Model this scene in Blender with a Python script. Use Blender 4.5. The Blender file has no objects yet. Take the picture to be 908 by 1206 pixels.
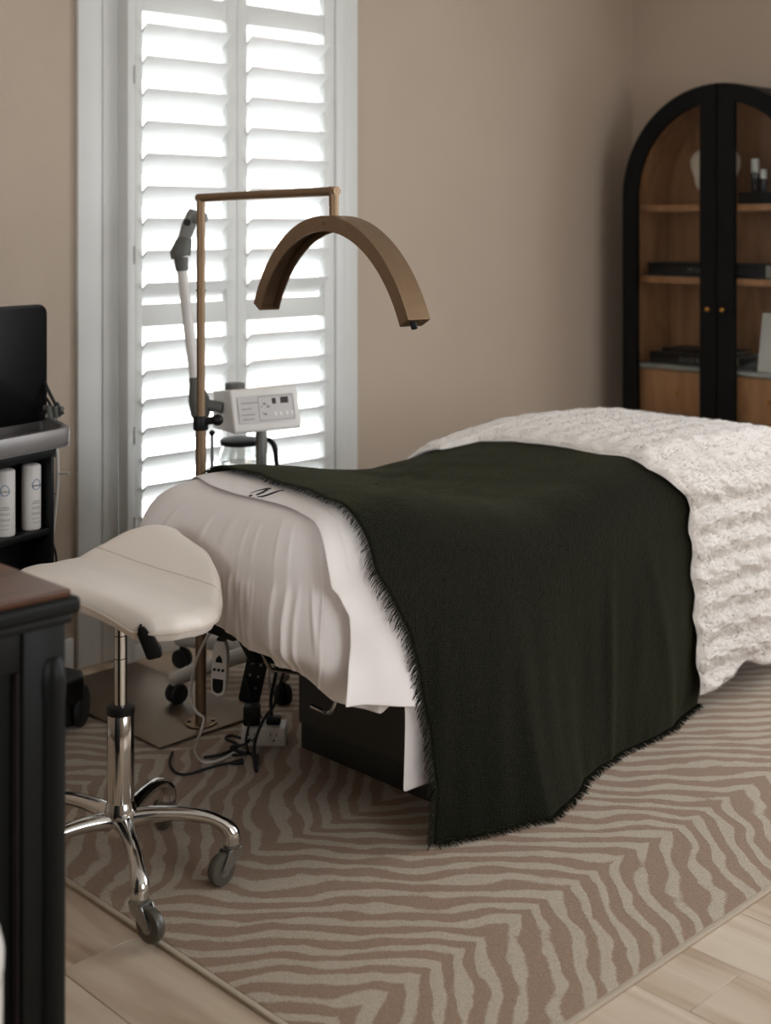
import bpy, bmesh, math, random
import numpy as np
from mathutils import Vector, Matrix, noise
random.seed(7); rng = np.random.default_rng(7)
PI = math.pi
S = bpy.context.scene
COL = S.collection

# ------------------------------------------------------------------ camera, world, light, exposure
W_PX, H_PX, F_PX, HORIZON = 908, 1206, 1572.0, 265.0
YAW = math.atan((2065 - 454) / F_PX)            # angle between view direction and the window wall
EYE = 1.45
FW = Vector((math.cos(YAW), math.sin(YAW), 0)); RT = Vector((math.sin(YAW), -math.cos(YAW), 0))
cam_d = bpy.data.cameras.new('camera'); cam = bpy.data.objects.new('camera', cam_d); COL.objects.link(cam)
cam.location = (0, 0, EYE)
cam.rotation_euler = (PI/2, 0, YAW - PI/2)
cam_d.sensor_fit = 'HORIZONTAL'; cam_d.sensor_width = 24.0; cam_d.lens = F_PX / W_PX * 24.0
cam_d.shift_y = -(H_PX/2 - HORIZON) / W_PX
cam_d.clip_start = 0.05
cam_d.dof.use_dof = True; cam_d.dof.focus_distance = 3.15; cam_d.dof.aperture_fstop = 2.4
S.camera = cam
S.cycles.max_bounces = 16; S.cycles.diffuse_bounces = 8; S.cycles.transmission_bounces = 12
S.view_settings.view_transform = 'Standard'; S.view_settings.look = 'None'
S.view_settings.gamma = 1.0; S.view_settings.use_curve_mapping = False
S.view_settings.exposure = 0.36
wd = bpy.data.worlds.new('overcast_sky'); S.world = wd; wd.use_nodes = True
bg = wd.node_tree.nodes['Background']
bg.inputs['Color'].default_value = (0.93, 0.97, 1.0, 1); bg.inputs['Strength'].default_value = 4.7

def portal(name, loc, rot, sx, sy):
    l = bpy.data.lights.new(name, 'AREA'); l.shape = 'RECTANGLE'; l.size = sx; l.size_y = sy
    l.cycles.is_portal = True
    o = bpy.data.objects.new(name, l); COL.objects.link(o); o.location = loc; o.rotation_euler = rot
    return o
YB = 3.833           # window wall
XR = 5.431           # right wall
XL, YF, CEIL = -1.6, -1.9, 2.75
portal('daylight_window', (2.97, YB + 0.19, 1.3), (-PI/2, 0, 0), 1.1, 2.6)
SWY0, SWY1, SWZ0, SWZ1 = -1.1, 1.75, 0.85, 2.6     # window in the right wall, out of view
portal('daylight_side', (XR + 0.19, (SWY0+SWY1)/2, (SWZ0+SWZ1)/2), (0, PI/2, 0), SWZ1-SWZ0, SWY1-SWY0)
FWX0, FWX1, FWZ0, FWZ1 = 1.2, 3.2, 0.85, 2.4          # unseen opening added behind the viewpoint as soft front fill
portal('fill_portal_front', ((FWX0+FWX1)/2, YF - 0.19, (FWZ0+FWZ1)/2), (PI/2, 0, 0), FWX1-FWX0, FWZ1-FWZ0)
LWY0, LWY1, LWZ0, LWZ1 = 0.6, 2.0, 0.95, 2.35          # unseen opening added in the left wall to lighten left-facing sides
portal('fill_portal_left', (XL - 0.19, (LWY0+LWY1)/2, (LWZ0+LWZ1)/2), (0, -PI/2, 0), LWZ1-LWZ0, LWY1-LWY0)

# ------------------------------------------------------------------ materials
def new_mat(name):
    m = bpy.data.materials.new(name); m.use_nodes = True
    nt = m.node_tree; b = nt.nodes['Principled BSDF']
    return m, nt, b
def sr(r, g, b):        # sRGB 0-255 -> linear
    f = lambda c: ((c/255+0.055)/1.055)**2.4 if c/255 > 0.04045 else c/255/12.92
    return (f(r), f(g), f(b), 1)
def mat(name, col, rough=0.5, metal=0.0, bump=0.0, bscale=200.0, var=0.0, vscale=8.0, spec=0.5, coat=0.0, sheen=0.0):
    m, nt, b = new_mat(name)
    b.inputs['Base Color'].default_value = col; b.inputs['Roughness'].default_value = rough
    b.inputs['Metallic'].default_value = metal; b.inputs['Specular IOR Level'].default_value = spec
    b.inputs['Coat Weight'].default_value = coat
    if sheen: b.inputs['Sheen Weight'].default_value = sheen; b.inputs['Sheen Roughness'].default_value = 0.5
    tc = nt.nodes.new('ShaderNodeTexCoord')
    n = nt.nodes.new('ShaderNodeTexNoise'); n.inputs['Scale'].default_value = vscale; n.inputs['Detail'].default_value = 6
    nt.links.new(tc.outputs['Object'], n.inputs['Vector'])
    v = var if var else 0.04
    mx = nt.nodes.new('ShaderNodeMix'); mx.data_type = 'RGBA'; mx.blend_type = 'MULTIPLY'
    mx.inputs[0].default_value = 1.0; mx.inputs[6].default_value = col
    rp = nt.nodes.new('ShaderNodeMapRange'); rp.inputs[1].default_value = 0.3; rp.inputs[2].default_value = 0.7
    rp.inputs[3].default_value = 1 - v; rp.inputs[4].default_value = 1 + v
    nt.links.new(n.outputs['Fac'], rp.inputs[0]); nt.links.new(rp.outputs[0], mx.inputs[7]); nt.links.new(mx.outputs[2], b.inputs['Base Color'])
    if bump:
        n2 = nt.nodes.new('ShaderNodeTexNoise'); n2.inputs['Scale'].default_value = bscale; n2.inputs['Detail'].default_value = 3
        nt.links.new(tc.outputs['Object'], n2.inputs['Vector'])
        bp = nt.nodes.new('ShaderNodeBump'); bp.inputs['Strength'].default_value = bump; bp.inputs['Distance'].default_value = 0.002
        nt.links.new(n2.outputs['Fac'], bp.inputs['Height']); nt.links.new(bp.outputs[0], b.inputs['Normal'])
    return m
def ramp(nt, stops):
    r = nt.nodes.new('ShaderNodeValToRGB'); e = r.color_ramp.elements
    while len(e) < len(stops): e.new(0.5)
    for k, (p, c) in enumerate(stops): e[k].position = p; e[k].color = c
    return r
def wood(name, c0, c1, c2, scale=(6, 40, 40), rough=0.45, rnd=True, dist=1.5):
    m, nt, b = new_mat(name); b.inputs['Roughness'].default_value = rough
    tc = nt.nodes.new('ShaderNodeTexCoord'); mp = nt.nodes.new('ShaderNodeMapping'); mp.inputs['Scale'].default_value = scale
    src = tc.outputs['Object']
    if rnd:
        oi = nt.nodes.new('ShaderNodeObjectInfo'); ad = nt.nodes.new('ShaderNodeVectorMath'); ad.operation = 'MULTIPLY_ADD'
        ad.inputs[1].default_value = (7, 13, 5); nt.links.new(oi.outputs['Random'], ad.inputs[0]); nt.links.new(tc.outputs['Object'], ad.inputs[2])
        src = ad.outputs[0]
    nt.links.new(src, mp.inputs['Vector'])
    n = nt.nodes.new('ShaderNodeTexNoise'); n.inputs['Scale'].default_value = 1.0; n.inputs['Detail'].default_value = 8; n.inputs['Distortion'].default_value = dist
    nt.links.new(mp.outputs[0], n.inputs['Vector'])
    r = ramp(nt, [(0.28, c0), (0.5, c1), (0.72, c2)]); nt.links.new(n.outputs['Fac'], r.inputs[0])
    nt.links.new(r.outputs[0], b.inputs['Base Color'])
    bp = nt.nodes.new('ShaderNodeBump'); bp.inputs['Strength'].default_value = 0.12; bp.inputs['Distance'].default_value = 0.002
    nt.links.new(n.outputs['Fac'], bp.inputs['Height']); nt.links.new(bp.outputs[0], b.inputs['Normal'])
    return m
def glass(name, col=(1, 1, 1, 1), rough=0.0, ior=1.45):
    m, nt, b = new_mat(name)
    b.inputs['Base Color'].default_value = col; b.inputs['Roughness'].default_value = rough
    b.inputs['Transmission Weight'].default_value = 1.0; b.inputs['IOR'].default_value = ior
    return m

def wall_mat():
    m = mat('painted_wall', sr(186, 170, 154), 0.85, bump=0.25, bscale=260, var=0.02, vscale=3, spec=0.25)
    return m
M = {}
M['wall'] = wall_mat()
M['ceiling'] = mat('ceiling_paint', sr(225, 222, 216), 0.9, bump=0.2, bscale=200)
M['white_paint'] = mat('white_trim_paint', sr(218, 219, 217), 0.42, var=0.015)
M['louver'] = mat('white_louver_paint', sr(244, 245, 245), 0.35, var=0.01)
M['floor_base'] = mat('floor_underlay', sr(70, 60, 50), 0.9)
M['plank'] = wood('oak_plank', sr(152, 124, 100), sr(196, 177, 156), sr(212, 198, 180), (9, 0.9, 8), 0.42, True, 1.2)
M['black_wood'] = mat('black_stained_wood', sr(9, 9, 9), 0.55, var=0.2, vscale=20, spec=0.2)
M['cab_wood'] = wood('cabinet_oak', sr(142, 97, 62), sr(167, 118, 78), sr(182, 134, 93), (10, 10, 2.2), 0.5, False)
M['marble'] = mat('grey_marble', sr(150, 150, 146), 0.25, var=0.25, vscale=9)
M['brass'] = mat('brass', sr(190, 140, 70), 0.3, 1.0)
M['bronze'] = mat('brushed_bronze', sr(146, 122, 98), 0.5, 0.9, var=0.06, vscale=30)
M['bronze_dark'] = mat('lamp_inner_channel', sr(112, 92, 74), 0.5, 0.7)
M['plate'] = mat('bronze_base_plate', sr(122, 106, 88), 0.42, 0.85, var=0.05)
M['chrome'] = mat('chrome', sr(205, 203, 200), 0.12, 1.0, var=0.02)
M['steel'] = mat('zinc_steel', sr(165, 165, 162), 0.32, 1.0, var=0.05)
M['black_plastic'] = mat('black_plastic', sr(14, 14, 15), 0.45, var=0.05, spec=0.3)
M['black_rubber'] = mat('black_rubber', sr(22, 22, 22), 0.7)
M['wheel'] = mat('smoky_wheel', sr(78, 74, 66), 0.35, var=0.1)
M['gloss_black'] = mat('gloss_black_screen', sr(7, 7, 8), 0.3, spec=0.15)
M['grey_plastic'] = mat('grey_plastic', sr(125, 125, 122), 0.45)
M['leg_plastic'] = mat('warm_grey_plastic', sr(176, 170, 161), 0.45)
M['dark_grey_plastic'] = mat('dark_grey_plastic', sr(92, 92, 88), 0.5)
M['white_plastic'] = mat('white_plastic', sr(222, 218, 214), 0.38)
M['panel_grey'] = mat('control_panel_film', sr(198, 195, 194), 0.45)
M['print_grey'] = mat('grey_print', sr(120, 118, 120), 0.6)
M['print_dark'] = mat('dark_print', sr(30, 30, 34), 0.6)
M['print_blue'] = mat('blue_print', sr(92, 128, 172), 0.6)
M['print_pale'] = mat('pale_print', sr(110, 112, 112), 0.6)
M['display'] = mat('dark_display', sr(58, 54, 54), 0.25)
M['tray'] = mat('grey_tray_lacquer', sr(128, 124, 122), 0.38, 0.35, var=0.03)
M['vinyl'] = mat('cream_vinyl', sr(236, 227, 219), 0.36, bump=0.08, bscale=500, var=0.015, vscale=6, spec=0.5)
M['vinyl_seam'] = mat('cream_piping', sr(214, 202, 190), 0.45)
M['bed_vinyl'] = mat('charcoal_vinyl', sr(78, 78, 74), 0.55, bump=0.15, bscale=400)
M['kick'] = mat('charcoal_kickboard', sr(56, 56, 55), 0.6)
M['mattress'] = mat('mattress_vinyl', sr(190, 186, 180), 0.5)
M['dresser'] = mat('dark_green_black_paint', sr(8, 10, 9), 0.46, spec=0.22, var=0.15, vscale=10, bump=0.1, bscale=60)
M['dresser_wear'] = mat('worn_edge', sr(24, 16, 13), 0.6, spec=0.25, var=0.5, vscale=40)
M['dresser_top'] = wood('dresser_top_wood', sr(50, 28, 16), sr(88, 53, 31), sr(112, 72, 45), (3, 26, 20), 0.36, False, 1.0)
M['glass'] = glass('clear_glass', (0.98, 1, 0.99, 1))
M['cabinet_glass'] = glass('cabinet_glass', (0.98, 1, 0.99, 1), 0.0, 1.2)
M['water'] = glass('water', (0.97, 0.99, 1, 1), 0.0, 1.33)
M['navy'] = mat('navy_cover', sr(16, 21, 30), 0.6, spec=0.25)
M['dark_cover'] = mat('dark_grey_cover', sr(30, 31, 32), 0.55, spec=0.25)
M['slate_cover'] = mat('slate_cover', sr(96, 102, 106), 0.5)
M['bottle_dark'] = mat('dark_bottle', sr(16, 20, 30), 0.2)
M['bottle_cap'] = mat('pale_bottle_cap', sr(210, 210, 204), 0.3)
M['card'] = mat('white_card', sr(205, 202, 196), 0.6)
M['ceramic'] = mat('cream_ceramic', sr(226, 214, 195), 0.4, var=0.08, vscale=14)
M['ext_wall'] = mat('pale_render', sr(235, 232, 228), 0.9)
M['ext_col'] = mat('blush_render', sr(214, 190, 178), 0.9)
M['ext_ground'] = mat('pale_paving', sr(236, 235, 232), 0.9, var=0.05)
M['cotton'] = mat('white_cotton', sr(238, 232, 231), 0.72, bump=0.12, bscale=900, var=0.01, spec=0.3, sheen=0.15)
M['fleece'] = mat('white_fleece', sr(226, 220, 215), 0.95, bump=0.2, bscale=160, var=0.02, spec=0.1, sheen=0.3)
def fur_mat():
    m, nt, b = new_mat('white_fur_fibre'); out = nt.nodes['Material Output']
    df = nt.nodes.new('ShaderNodeBsdfDiffuse'); tl = nt.nodes.new('ShaderNodeBsdfTranslucent'); mxs = nt.nodes.new('ShaderNodeMixShader')
    tc = nt.nodes.new('ShaderNodeTexCoord'); n = nt.nodes.new('ShaderNodeTexNoise'); n.inputs['Scale'].default_value = 9; nt.links.new(tc.outputs['Object'], n.inputs['Vector'])
    r = ramp(nt, [(0.3, sr(230, 224, 219)), (0.7, sr(238, 233, 228))]); nt.links.new(n.outputs['Fac'], r.inputs[0])
    nt.links.new(r.outputs[0], df.inputs[0]); nt.links.new(r.outputs[0], tl.inputs[0]); mxs.inputs[0].default_value = 0.5
    nt.links.new(df.outputs[0], mxs.inputs[1]); nt.links.new(tl.outputs[0], mxs.inputs[2]); nt.links.new(mxs.outputs[0], out.inputs['Surface']); nt.nodes.remove(b)
    return m
M['fur'] = fur_mat()
M['fringe'] = mat('olive_fringe_yarn', sr(34, 35, 26), 0.95, spec=0.1)
M['thread'] = mat('black_thread', sr(18, 18, 22), 0.7)
M['white_cord'] = mat('white_cord', sr(205, 200, 192), 0.5)
M['rug_bind'] = mat('rug_binding', sr(182, 168, 150), 0.9, bump=0.6, bscale=500)

def throw_mat():
    m, nt, b = new_mat('olive_gauze'); b.inputs['Roughness'].default_value = 0.95; b.inputs['Specular IOR Level'].default_value = 0.12
    b.inputs['Sheen Weight'].default_value = 0.5; b.inputs['Sheen Roughness'].default_value = 0.35; b.inputs['Sheen Tint'].default_value = sr(112, 112, 82)
    uv = nt.nodes.new('ShaderNodeUVMap')
    def wave(direction, sc, dis):
        w = nt.nodes.new('ShaderNodeTexWave'); w.bands_direction = direction; w.inputs['Scale'].default_value = sc
        w.inputs['Distortion'].default_value = dis; w.inputs['Detail'].default_value = 2; w.inputs['Detail Scale'].default_value = 1.2
        nt.links.new(uv.outputs[0], w.inputs['Vector']); return w
    w1 = wave('X', 52, 9.0); w2 = wave('Y', 58, 10.0)
    mul = nt.nodes.new('ShaderNodeMath'); mul.operation = 'ADD'
    nt.links.new(w1.outputs['Fac'], mul.inputs[0]); nt.links.new(w2.outputs['Fac'], mul.inputs[1])
    r = ramp(nt, [(0.1, sr(18, 19, 13)), (0.6, sr(25, 26, 18)), (1.0, sr(34, 34, 24))])
    hv = nt.nodes.new('ShaderNodeMath'); hv.operation = 'MULTIPLY'; hv.inputs[1].default_value = 0.5
    nt.links.new(mul.outputs[0], hv.inputs[0]); nt.links.new(hv.outputs[0], r.inputs[0]); nt.links.new(r.outputs[0], b.inputs['Base Color'])
    bp = nt.nodes.new('ShaderNodeBump'); bp.inputs['Strength'].default_value = 0.65; bp.inputs['Distance'].default_value = 0.002
    nt.links.new(mul.outputs[0], bp.inputs['Height']); nt.links.new(bp.outputs[0], b.inputs['Normal'])
    return m
M['throw'] = throw_mat()

def rug_mat():
    m, nt, b = new_mat('zebra_rug'); b.inputs['Roughness'].default_value = 0.95; b.inputs['Specular IOR Level'].default_value = 0.1
    b.inputs['Sheen Weight'].default_value = 0.2
    L = nt.links
    def math_(op, a, c=None):
        n = nt.nodes.new('ShaderNodeMath'); n.operation = op
        for k, v in enumerate((a, c)):
            if v is None: continue
            if isinstance(v, (int, float)): n.inputs[k].default_value = v
            else: L.new(v, n.inputs[k])
        return n.outputs[0]
    tc = nt.nodes.new('ShaderNodeTexCoord'); P = tc.outputs['Object']      # object origin at world origin
    def nz(sc, det=2, w=0.0):
        n = nt.nodes.new('ShaderNodeTexNoise'); n.noise_dimensions = '4D'; n.inputs['W'].default_value = w
        n.inputs['Scale'].default_value = sc; n.inputs['Detail'].default_value = det; L.new(P, n.inputs['Vector'])
        return math_('SUBTRACT', n.outputs['Fac'], 0.5)
    sx = nt.nodes.new('ShaderNodeSeparateXYZ'); L.new(P, sx.inputs[0])
    X, Y = sx.outputs[0], sx.outputs[1]
    # spines of the herringbone lie at y = 1.8, 2.4, 3.0 ; stripes run at 45 degrees between them
    yy = math_('ADD', Y, math_('MULTIPLY', nz(1.6, 1, 3.0), 0.10))
    tri = math_('PINGPONG', math_('ADD', yy, -1.8 + 6.0), 0.6)
    ph = math_('ADD', X, tri)
    ph = math_('ADD', ph, math_('MULTIPLY', nz(3.4, 1, 1.0), 0.22))
    ph = math_('ADD', ph, math_('MULTIPLY', nz(10.0, 1, 2.0), 0.055))
    s = math_('SINE', math_('MULTIPLY', ph, 2*PI/0.080))
    s = math_('ADD', s, math_('MULTIPLY', nz(9.0, 1, 5.0), 3.4))
    s = math_('ADD', s, math_('MULTIPLY', nz(160, 2, 6.0), 1.1))
    mr = nt.nodes.new('ShaderNodeMapRange'); mr.inputs[1].default_value = -0.05; mr.inputs[2].default_value = 0.4
    L.new(s, mr.inputs[0])
    mx = nt.nodes.new('ShaderNodeMix'); mx.data_type = 'RGBA'
    mx.inputs[6].default_value = sr(150, 126, 107); mx.inputs[7].default_value = sr(181, 168, 151)
    L.new(mr.outputs[0], mx.inputs[0])
    mv = nt.nodes.new('ShaderNodeMix'); mv.data_type = 'RGBA'; mv.blend_type = 'MULTIPLY'; mv.inputs[0].default_value = 1
    sp = nt.nodes.new('ShaderNodeMapRange'); sp.inputs[1].default_value = -0.25; sp.inputs[2].default_value = 0.25; sp.inputs[3].default_value = 0.78; sp.inputs[4].default_value = 1.15
    L.new(nz(240, 3, 8.0), sp.inputs[0]); L.new(mx.outputs[2], mv.inputs[6]); L.new(sp.outputs[0], mv.inputs[7])
    L.new(mv.outputs[2], b.inputs['Base Color'])
    bp = nt.nodes.new('ShaderNodeBump'); bp.inputs['Strength'].default_value = 0.7; bp.inputs['Distance'].default_value = 0.004
    L.new(math_('ADD', nz(300, 2, 9.0), math_('MULTIPLY', mr.outputs[0], 0.35)), bp.inputs['Height']); L.new(bp.outputs[0], b.inputs['Normal'])
    return m
M['rug'] = rug_mat()

# ------------------------------------------------------------------ mesh helpers
def finish(o, name, label=None, cat=None, group=None, kind=None):
    if label: o['label'] = label
    if cat: o['category'] = cat
    if group: o['group'] = group
    if kind: o['kind'] = kind
    return o
def thing(name, label, cat, loc=(0, 0, 0), rz=0.0, group=None, kind=None):
    o = bpy.data.objects.new(name, None); COL.objects.link(o); o.location = loc; o.rotation_euler = (0, 0, rz)
    o.empty_display_size = 0.1
    return finish(o, name, label, cat, group, kind)
def wmat(o):
    m = Matrix.LocRotScale(o.location, o.rotation_euler, o.scale)
    return wmat(o.parent) @ m if o.parent else m
class MB:
    def __init__(s): s.v = []; s.f = []; s.m = []; s.mi = 0
    def add(s, vs, fs, T=None):
        o = len(s.v)
        s.v += [tuple(T @ Vector(p)) for p in vs] if T is not None else [tuple(p) for p in vs]
        s.f += [tuple(i + o for i in f) for f in fs]; s.m += [s.mi]*len(fs); return s
    def box(s, x0, x1, y0, y1, z0, z1, T=None):
        vs = [(x, y, z) for x in (x0, x1) for y in (y0, y1) for z in (z0, z1)]
        return s.add(vs, [(0,1,3,2),(4,6,7,5),(0,4,5,1),(2,3,7,6),(0,2,6,4),(1,5,7,3)], T)
    def tube(s, pts, r, n=10, cap=True, T=None, smooth=0):
        pts = [Vector(p) for p in pts]
        if smooth: pts = catmull(pts, smooth)
        k = len(pts); rs = r if isinstance(r, (list, tuple)) else [r]*k
        if len(rs) != k: rs = [float(np.interp(i/(k-1), np.linspace(0, 1, len(rs)), rs)) for i in range(k)]
        t0 = (pts[1]-pts[0]).normalized(); up = Vector((0,0,1)) if abs(t0.z) < 0.9 else Vector((1,0,0))
        nrm = (up - t0*up.dot(t0)).normalized(); vs = []
        for i, p in enumerate(pts):
            t = (pts[min(i+1,k-1)] - pts[max(i-1,0)]).normalized()
            nrm = (nrm - t*nrm.dot(t)).normalized(); b = t.cross(nrm)
            for j in range(n):
                a = 2*PI*j/n; vs.append(p + (nrm*math.cos(a) + b*math.sin(a))*rs[i])
        fs = [(i*n+j, i*n+(j+1)%n, (i+1)*n+(j+1)%n, (i+1)*n+j) for i in range(k-1) for j in range(n)]
        if cap: fs += [tuple(range(n-1,-1,-1)), tuple((k-1)*n+j for j in range(n))]
        return s.add(vs, fs, T)
    def lathe(s, prof, n=24, T=None):           # prof (r, z) bottom to top
        vs = []; fs = []; k = len(prof)
        for r, z in prof:
            for j in range(n): a = 2*PI*j/n; vs.append((r*math.cos(a), r*math.sin(a), z))
        for i in range(k-1):
            for j in range(n): fs.append((i*n+j, i*n+(j+1)%n, (i+1)*n+(j+1)%n, (i+1)*n+j))
        if prof[0][0] > 1e-5: fs.append(tuple(range(n-1,-1,-1)))
        if prof[-1][0] > 1e-5: fs.append(tuple((k-1)*n+j for j in range(n)))
        return s.add(vs, fs, T)
    def prism(s, poly, z0, z1, T=None):         # poly (x, y) counter-clockwise, extruded in z
        n = len(poly); vs = [(x, y, z0) for x, y in poly] + [(x, y, z1) for x, y in poly]
        fs = [(i, (i+1)%n, n+(i+1)%n, n+i) for i in range(n)] + [tuple(range(n-1,-1,-1)), tuple(range(n, 2*n))]
        return s.add(vs, fs, T)
    def ringprism(s, outer, inner, z0, z1, T=None, closed=True):   # same count outer / inner
        n = len(outer)
        vs = [(x,y,z0) for x,y in outer]+[(x,y,z0) for x,y in inner]+[(x,y,z1) for x,y in outer]+[(x,y,z1) for x,y in inner]
        fs = []
        for i in range(n if closed else n-1):
            j = (i+1)%n
            fs += [(i,j,2*n+j,2*n+i), (n+j,n+i,3*n+i,3*n+j), (2*n+i,2*n+j,3*n+j,3*n+i), (j,i,n+i,n+j)]
        if not closed: fs += [(0,2*n,3*n,n), (n-1, 2*n-1, 4*n-1, 3*n-1)]
        return s.add(vs, fs, T)
    def ball(s, r, c=(0,0,0), sc=(1,1,1), n=16, T=None):
        prof = [(r*math.sin(PI*i/n), -r*math.cos(PI*i/n)) for i in range(n+1)]
        prof[0] = (0.0, -r); prof[-1] = (0.0, r)
        Q = Matrix.Translation(c) @ Matrix.Diagonal((*sc, 1))
        return s.lathe([(max(a, 1e-6), b) for a, b in prof], n*2, (T @ Q) if T is not None else Q)
    def build(s, name, m, parent=None, bevel=0.0, seg=2, world=True, sharp=38, sub=0, kind=None, label=None, split=False):
        if split:
            return s.build_split(name, m, parent, bevel=bevel, seg=seg, world=world, sharp=sharp, label=label)
        me = bpy.data.meshes.new(name)
        vs = s.v
        if parent is not None and world:
            inv = wmat(parent).inverted(); vs = [tuple(inv @ Vector(p)) for p in vs]
        me.from_pydata(vs, [], s.f)
        ms = m if isinstance(m, (list, tuple)) else [m]
        for q in ms: me.materials.append(M[q] if isinstance(q, str) else q)
        if len(ms) > 1: me.polygons.foreach_set('material_index', s.m)
        bm = bmesh.new(); bm.from_mesh(me)
        bmesh.ops.remove_doubles(bm, verts=bm.verts, dist=1e-6)
        bmesh.ops.recalc_face_normals(bm, faces=bm.faces)
        if bevel:
            es = [e for e in bm.edges if len(e.link_faces) == 2 and e.calc_face_angle(0) > math.radians(40)]
            bmesh.ops.bevel(bm, geom=es, offset=bevel, offset_type='OFFSET', segments=seg, profile=0.5, affect='EDGES', clamp_overlap=True)
        bm.to_mesh(me); bm.free()
        me.polygons.foreach_set('use_smooth', [True]*len(me.polygons))
        me.set_sharp_from_angle(angle=math.radians(sharp))
        o = bpy.data.objects.new(name, me); COL.objects.link(o)
        if parent is not None: o.parent = parent
        if sub:
            md = o.modifiers.new('sub', 'SUBSURF'); md.levels = sub; md.render_levels = sub
        if kind: o['kind'] = kind
        if label: o['label'] = label
        return o
def _islands(s):
    par = list(range(len(s.v)))
    def find(a):
        while par[a] != a: par[a] = par[par[a]]; a = par[a]
        return a
    for f in s.f:
        for q in f[1:]: par[find(q)] = find(f[0])
    g = {}
    for f in s.f: g.setdefault(find(f[0]), []).append(f)
    return list(g.values())
def _build_split(s, name, m, parent=None, **kw):
    out = []
    for fs in _islands(s):
        ids = sorted({i for f in fs for i in f}); mp = {i: k for k, i in enumerate(ids)}
        b = MB(); b.add([s.v[i] for i in ids], [tuple(mp[i] for i in f) for f in fs]); out.append(b.build(name, m, parent, **kw))
    return out[0]
MB.build_split = _build_split
def catmull(p, k):
    out = []
    for i in range(len(p)-1):
        a, b, c, d = p[max(i-1,0)], p[i], p[i+1], p[min(i+2,len(p)-1)]
        for j in range(k):
            t = j/k
            out.append(0.5*((2*b)+(c-a)*t+(2*a-5*b+4*c-d)*t*t+(3*b-a-3*c+d)*t**3))
    out.append(p[-1]); return out
def T_(loc=(0,0,0), rz=0.0, rx=0.0, ry=0.0):
    return Matrix.Translation(loc) @ Matrix.Rotation(rz, 4, 'Z') @ Matrix.Rotation(ry, 4, 'Y') @ Matrix.Rotation(rx, 4, 'X')
def frame(o, x, y, z=None):     # matrix with columns x, y, z at o
    x = Vector(x).normalized(); y = Vector(y).normalized(); z = Vector(z).normalized() if z is not None else x.cross(y)
    m = Matrix.Identity(4)
    for i in range(3): m[i][0], m[i][1], m[i][2], m[i][3] = x[i], y[i], z[i], o[i]
    return m
def rrect(w, h, r, n=6, cx=0, cy=0):
    out = []
    for (sx, sy, a0) in ((1,1,0),(-1,1,90),(-1,-1,180),(1,-1,270)):
        for k in range(n+1):
            a = math.radians(a0 + 90*k/n); out.append((cx+sx*(w/2-r)+r*math.cos(a), cy+sy*(h/2-r)+r*math.sin(a)))
    return out
def text(name, body, size, m, parent, T, extrude=0.0003, world=True, align='CENTER', shear=0.0, spacing=1.0):
    c = bpy.data.curves.new(name, 'FONT'); c.body = body; c.size = size; c.extrude = extrude; c.align_x = align; c.align_y = 'CENTER'
    c.shear = shear; c.space_character = spacing
    c.materials.append(M[m]); o = bpy.data.objects.new(name, c); COL.objects.link(o)
    bpy.context.view_layer.update()
    me = bpy.data.meshes.new_from_object(o.evaluated_get(bpy.context.evaluated_depsgraph_get()))
    bpy.data.objects.remove(o); o = bpy.data.objects.new(name, me); COL.objects.link(o); me.name = name
    o.parent = parent
    o.matrix_local = (wmat(parent).inverted() @ T) if world else T
    return o
def nz(x, y=0.0, z=0.0): return noise.noise(Vector((x, y, z)))
def at(px, py, d):       # point at viewing depth d (used for arm joints only)
    v = FW*d + RT*((px-454)/F_PX*d); return Vector((v.x, v.y, EYE-(py-HORIZON)/F_PX*d))
def sstep(a, b, x):
    t = min(1.0, max(0.0, (x-a)/(b-a))); return t*t*(3-2*t)

# ------------------------------------------------------------------ setting
def structure(o, label, cat): return finish(o, o.name, label, cat, None, 'structure')
fl = MB().box(XL, XR+0.2, YF, YB+0.2, -0.12, -0.012).build('floor', 'floor_base')
structure(fl, 'pale oak plank floor with grey and brown streaks', 'floor')
PW = 0.19
pm = MB().box(0.0005, PW-0.0005, 0.0005, 1.5-0.0005, -0.012, 0).build('plank', 'plank', fl, bevel=0.0008, seg=1)
first = True; row = 0
x = -0.35
while x < XR - 0.02:
    w = min(PW, XR - x); off = (0.0, 0.62, 1.1, 0.33, 0.9)[row % 5]
    y = 0.2 - off
    while y < YB - 0.02:
        y1 = min(y+1.5, YB)
        if y1 > 0.3:
            if first: o = pm; first = False
            else: o = bpy.data.objects.new('plank', pm.data); COL.objects.link(o); o.parent = fl
            o.location = (x, y, 0); o.scale = (w/PW, (y1-y)/1.5, 1)
        y += 1.5
    x += PW; row += 1

# window opening: x 2.455..3.50, z 0.045..2.5
WX0, WX1, WZ0, WZ1 = 2.40, 3.555, 0.04, 2.55
b = MB()
b.box(XL-0.18, WX0, YB, YB+0.18, -0.012, CEIL); b.box(WX1, XR+0.18, YB, YB+0.18, -0.012, CEIL)
b.box(WX0, WX1, YB, YB+0.18, WZ1, CEIL); b.box(WX0, WX1, YB, YB+0.18, -0.012, WZ0)
structure(b.build('wall_back', 'wall'), 'greige painted wall around the tall shuttered window', 'wall')
b = MB(); b.box(XR, XR+0.18, YF, SWY0, -0.012, CEIL); b.box(XR, XR+0.18, SWY1, YB, -0.012, CEIL); b.box(XR, XR+0.18, SWY0, SWY1, -0.012, SWZ0); b.box(XR, XR+0.18, SWY0, SWY1, SWZ1, CEIL)
structure(b.build('wall_right', 'wall'), 'greige painted wall behind the arched cabinet', 'wall')
b = MB(); b.box(XL-0.18, XL, YF, LWY0, -0.012, CEIL); b.box(XL-0.18, XL, LWY1, YB, -0.012, CEIL); b.box(XL-0.18, XL, LWY0, LWY1, -0.012, LWZ0); b.box(XL-0.18, XL, LWY0, LWY1, LWZ1, CEIL)
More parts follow.
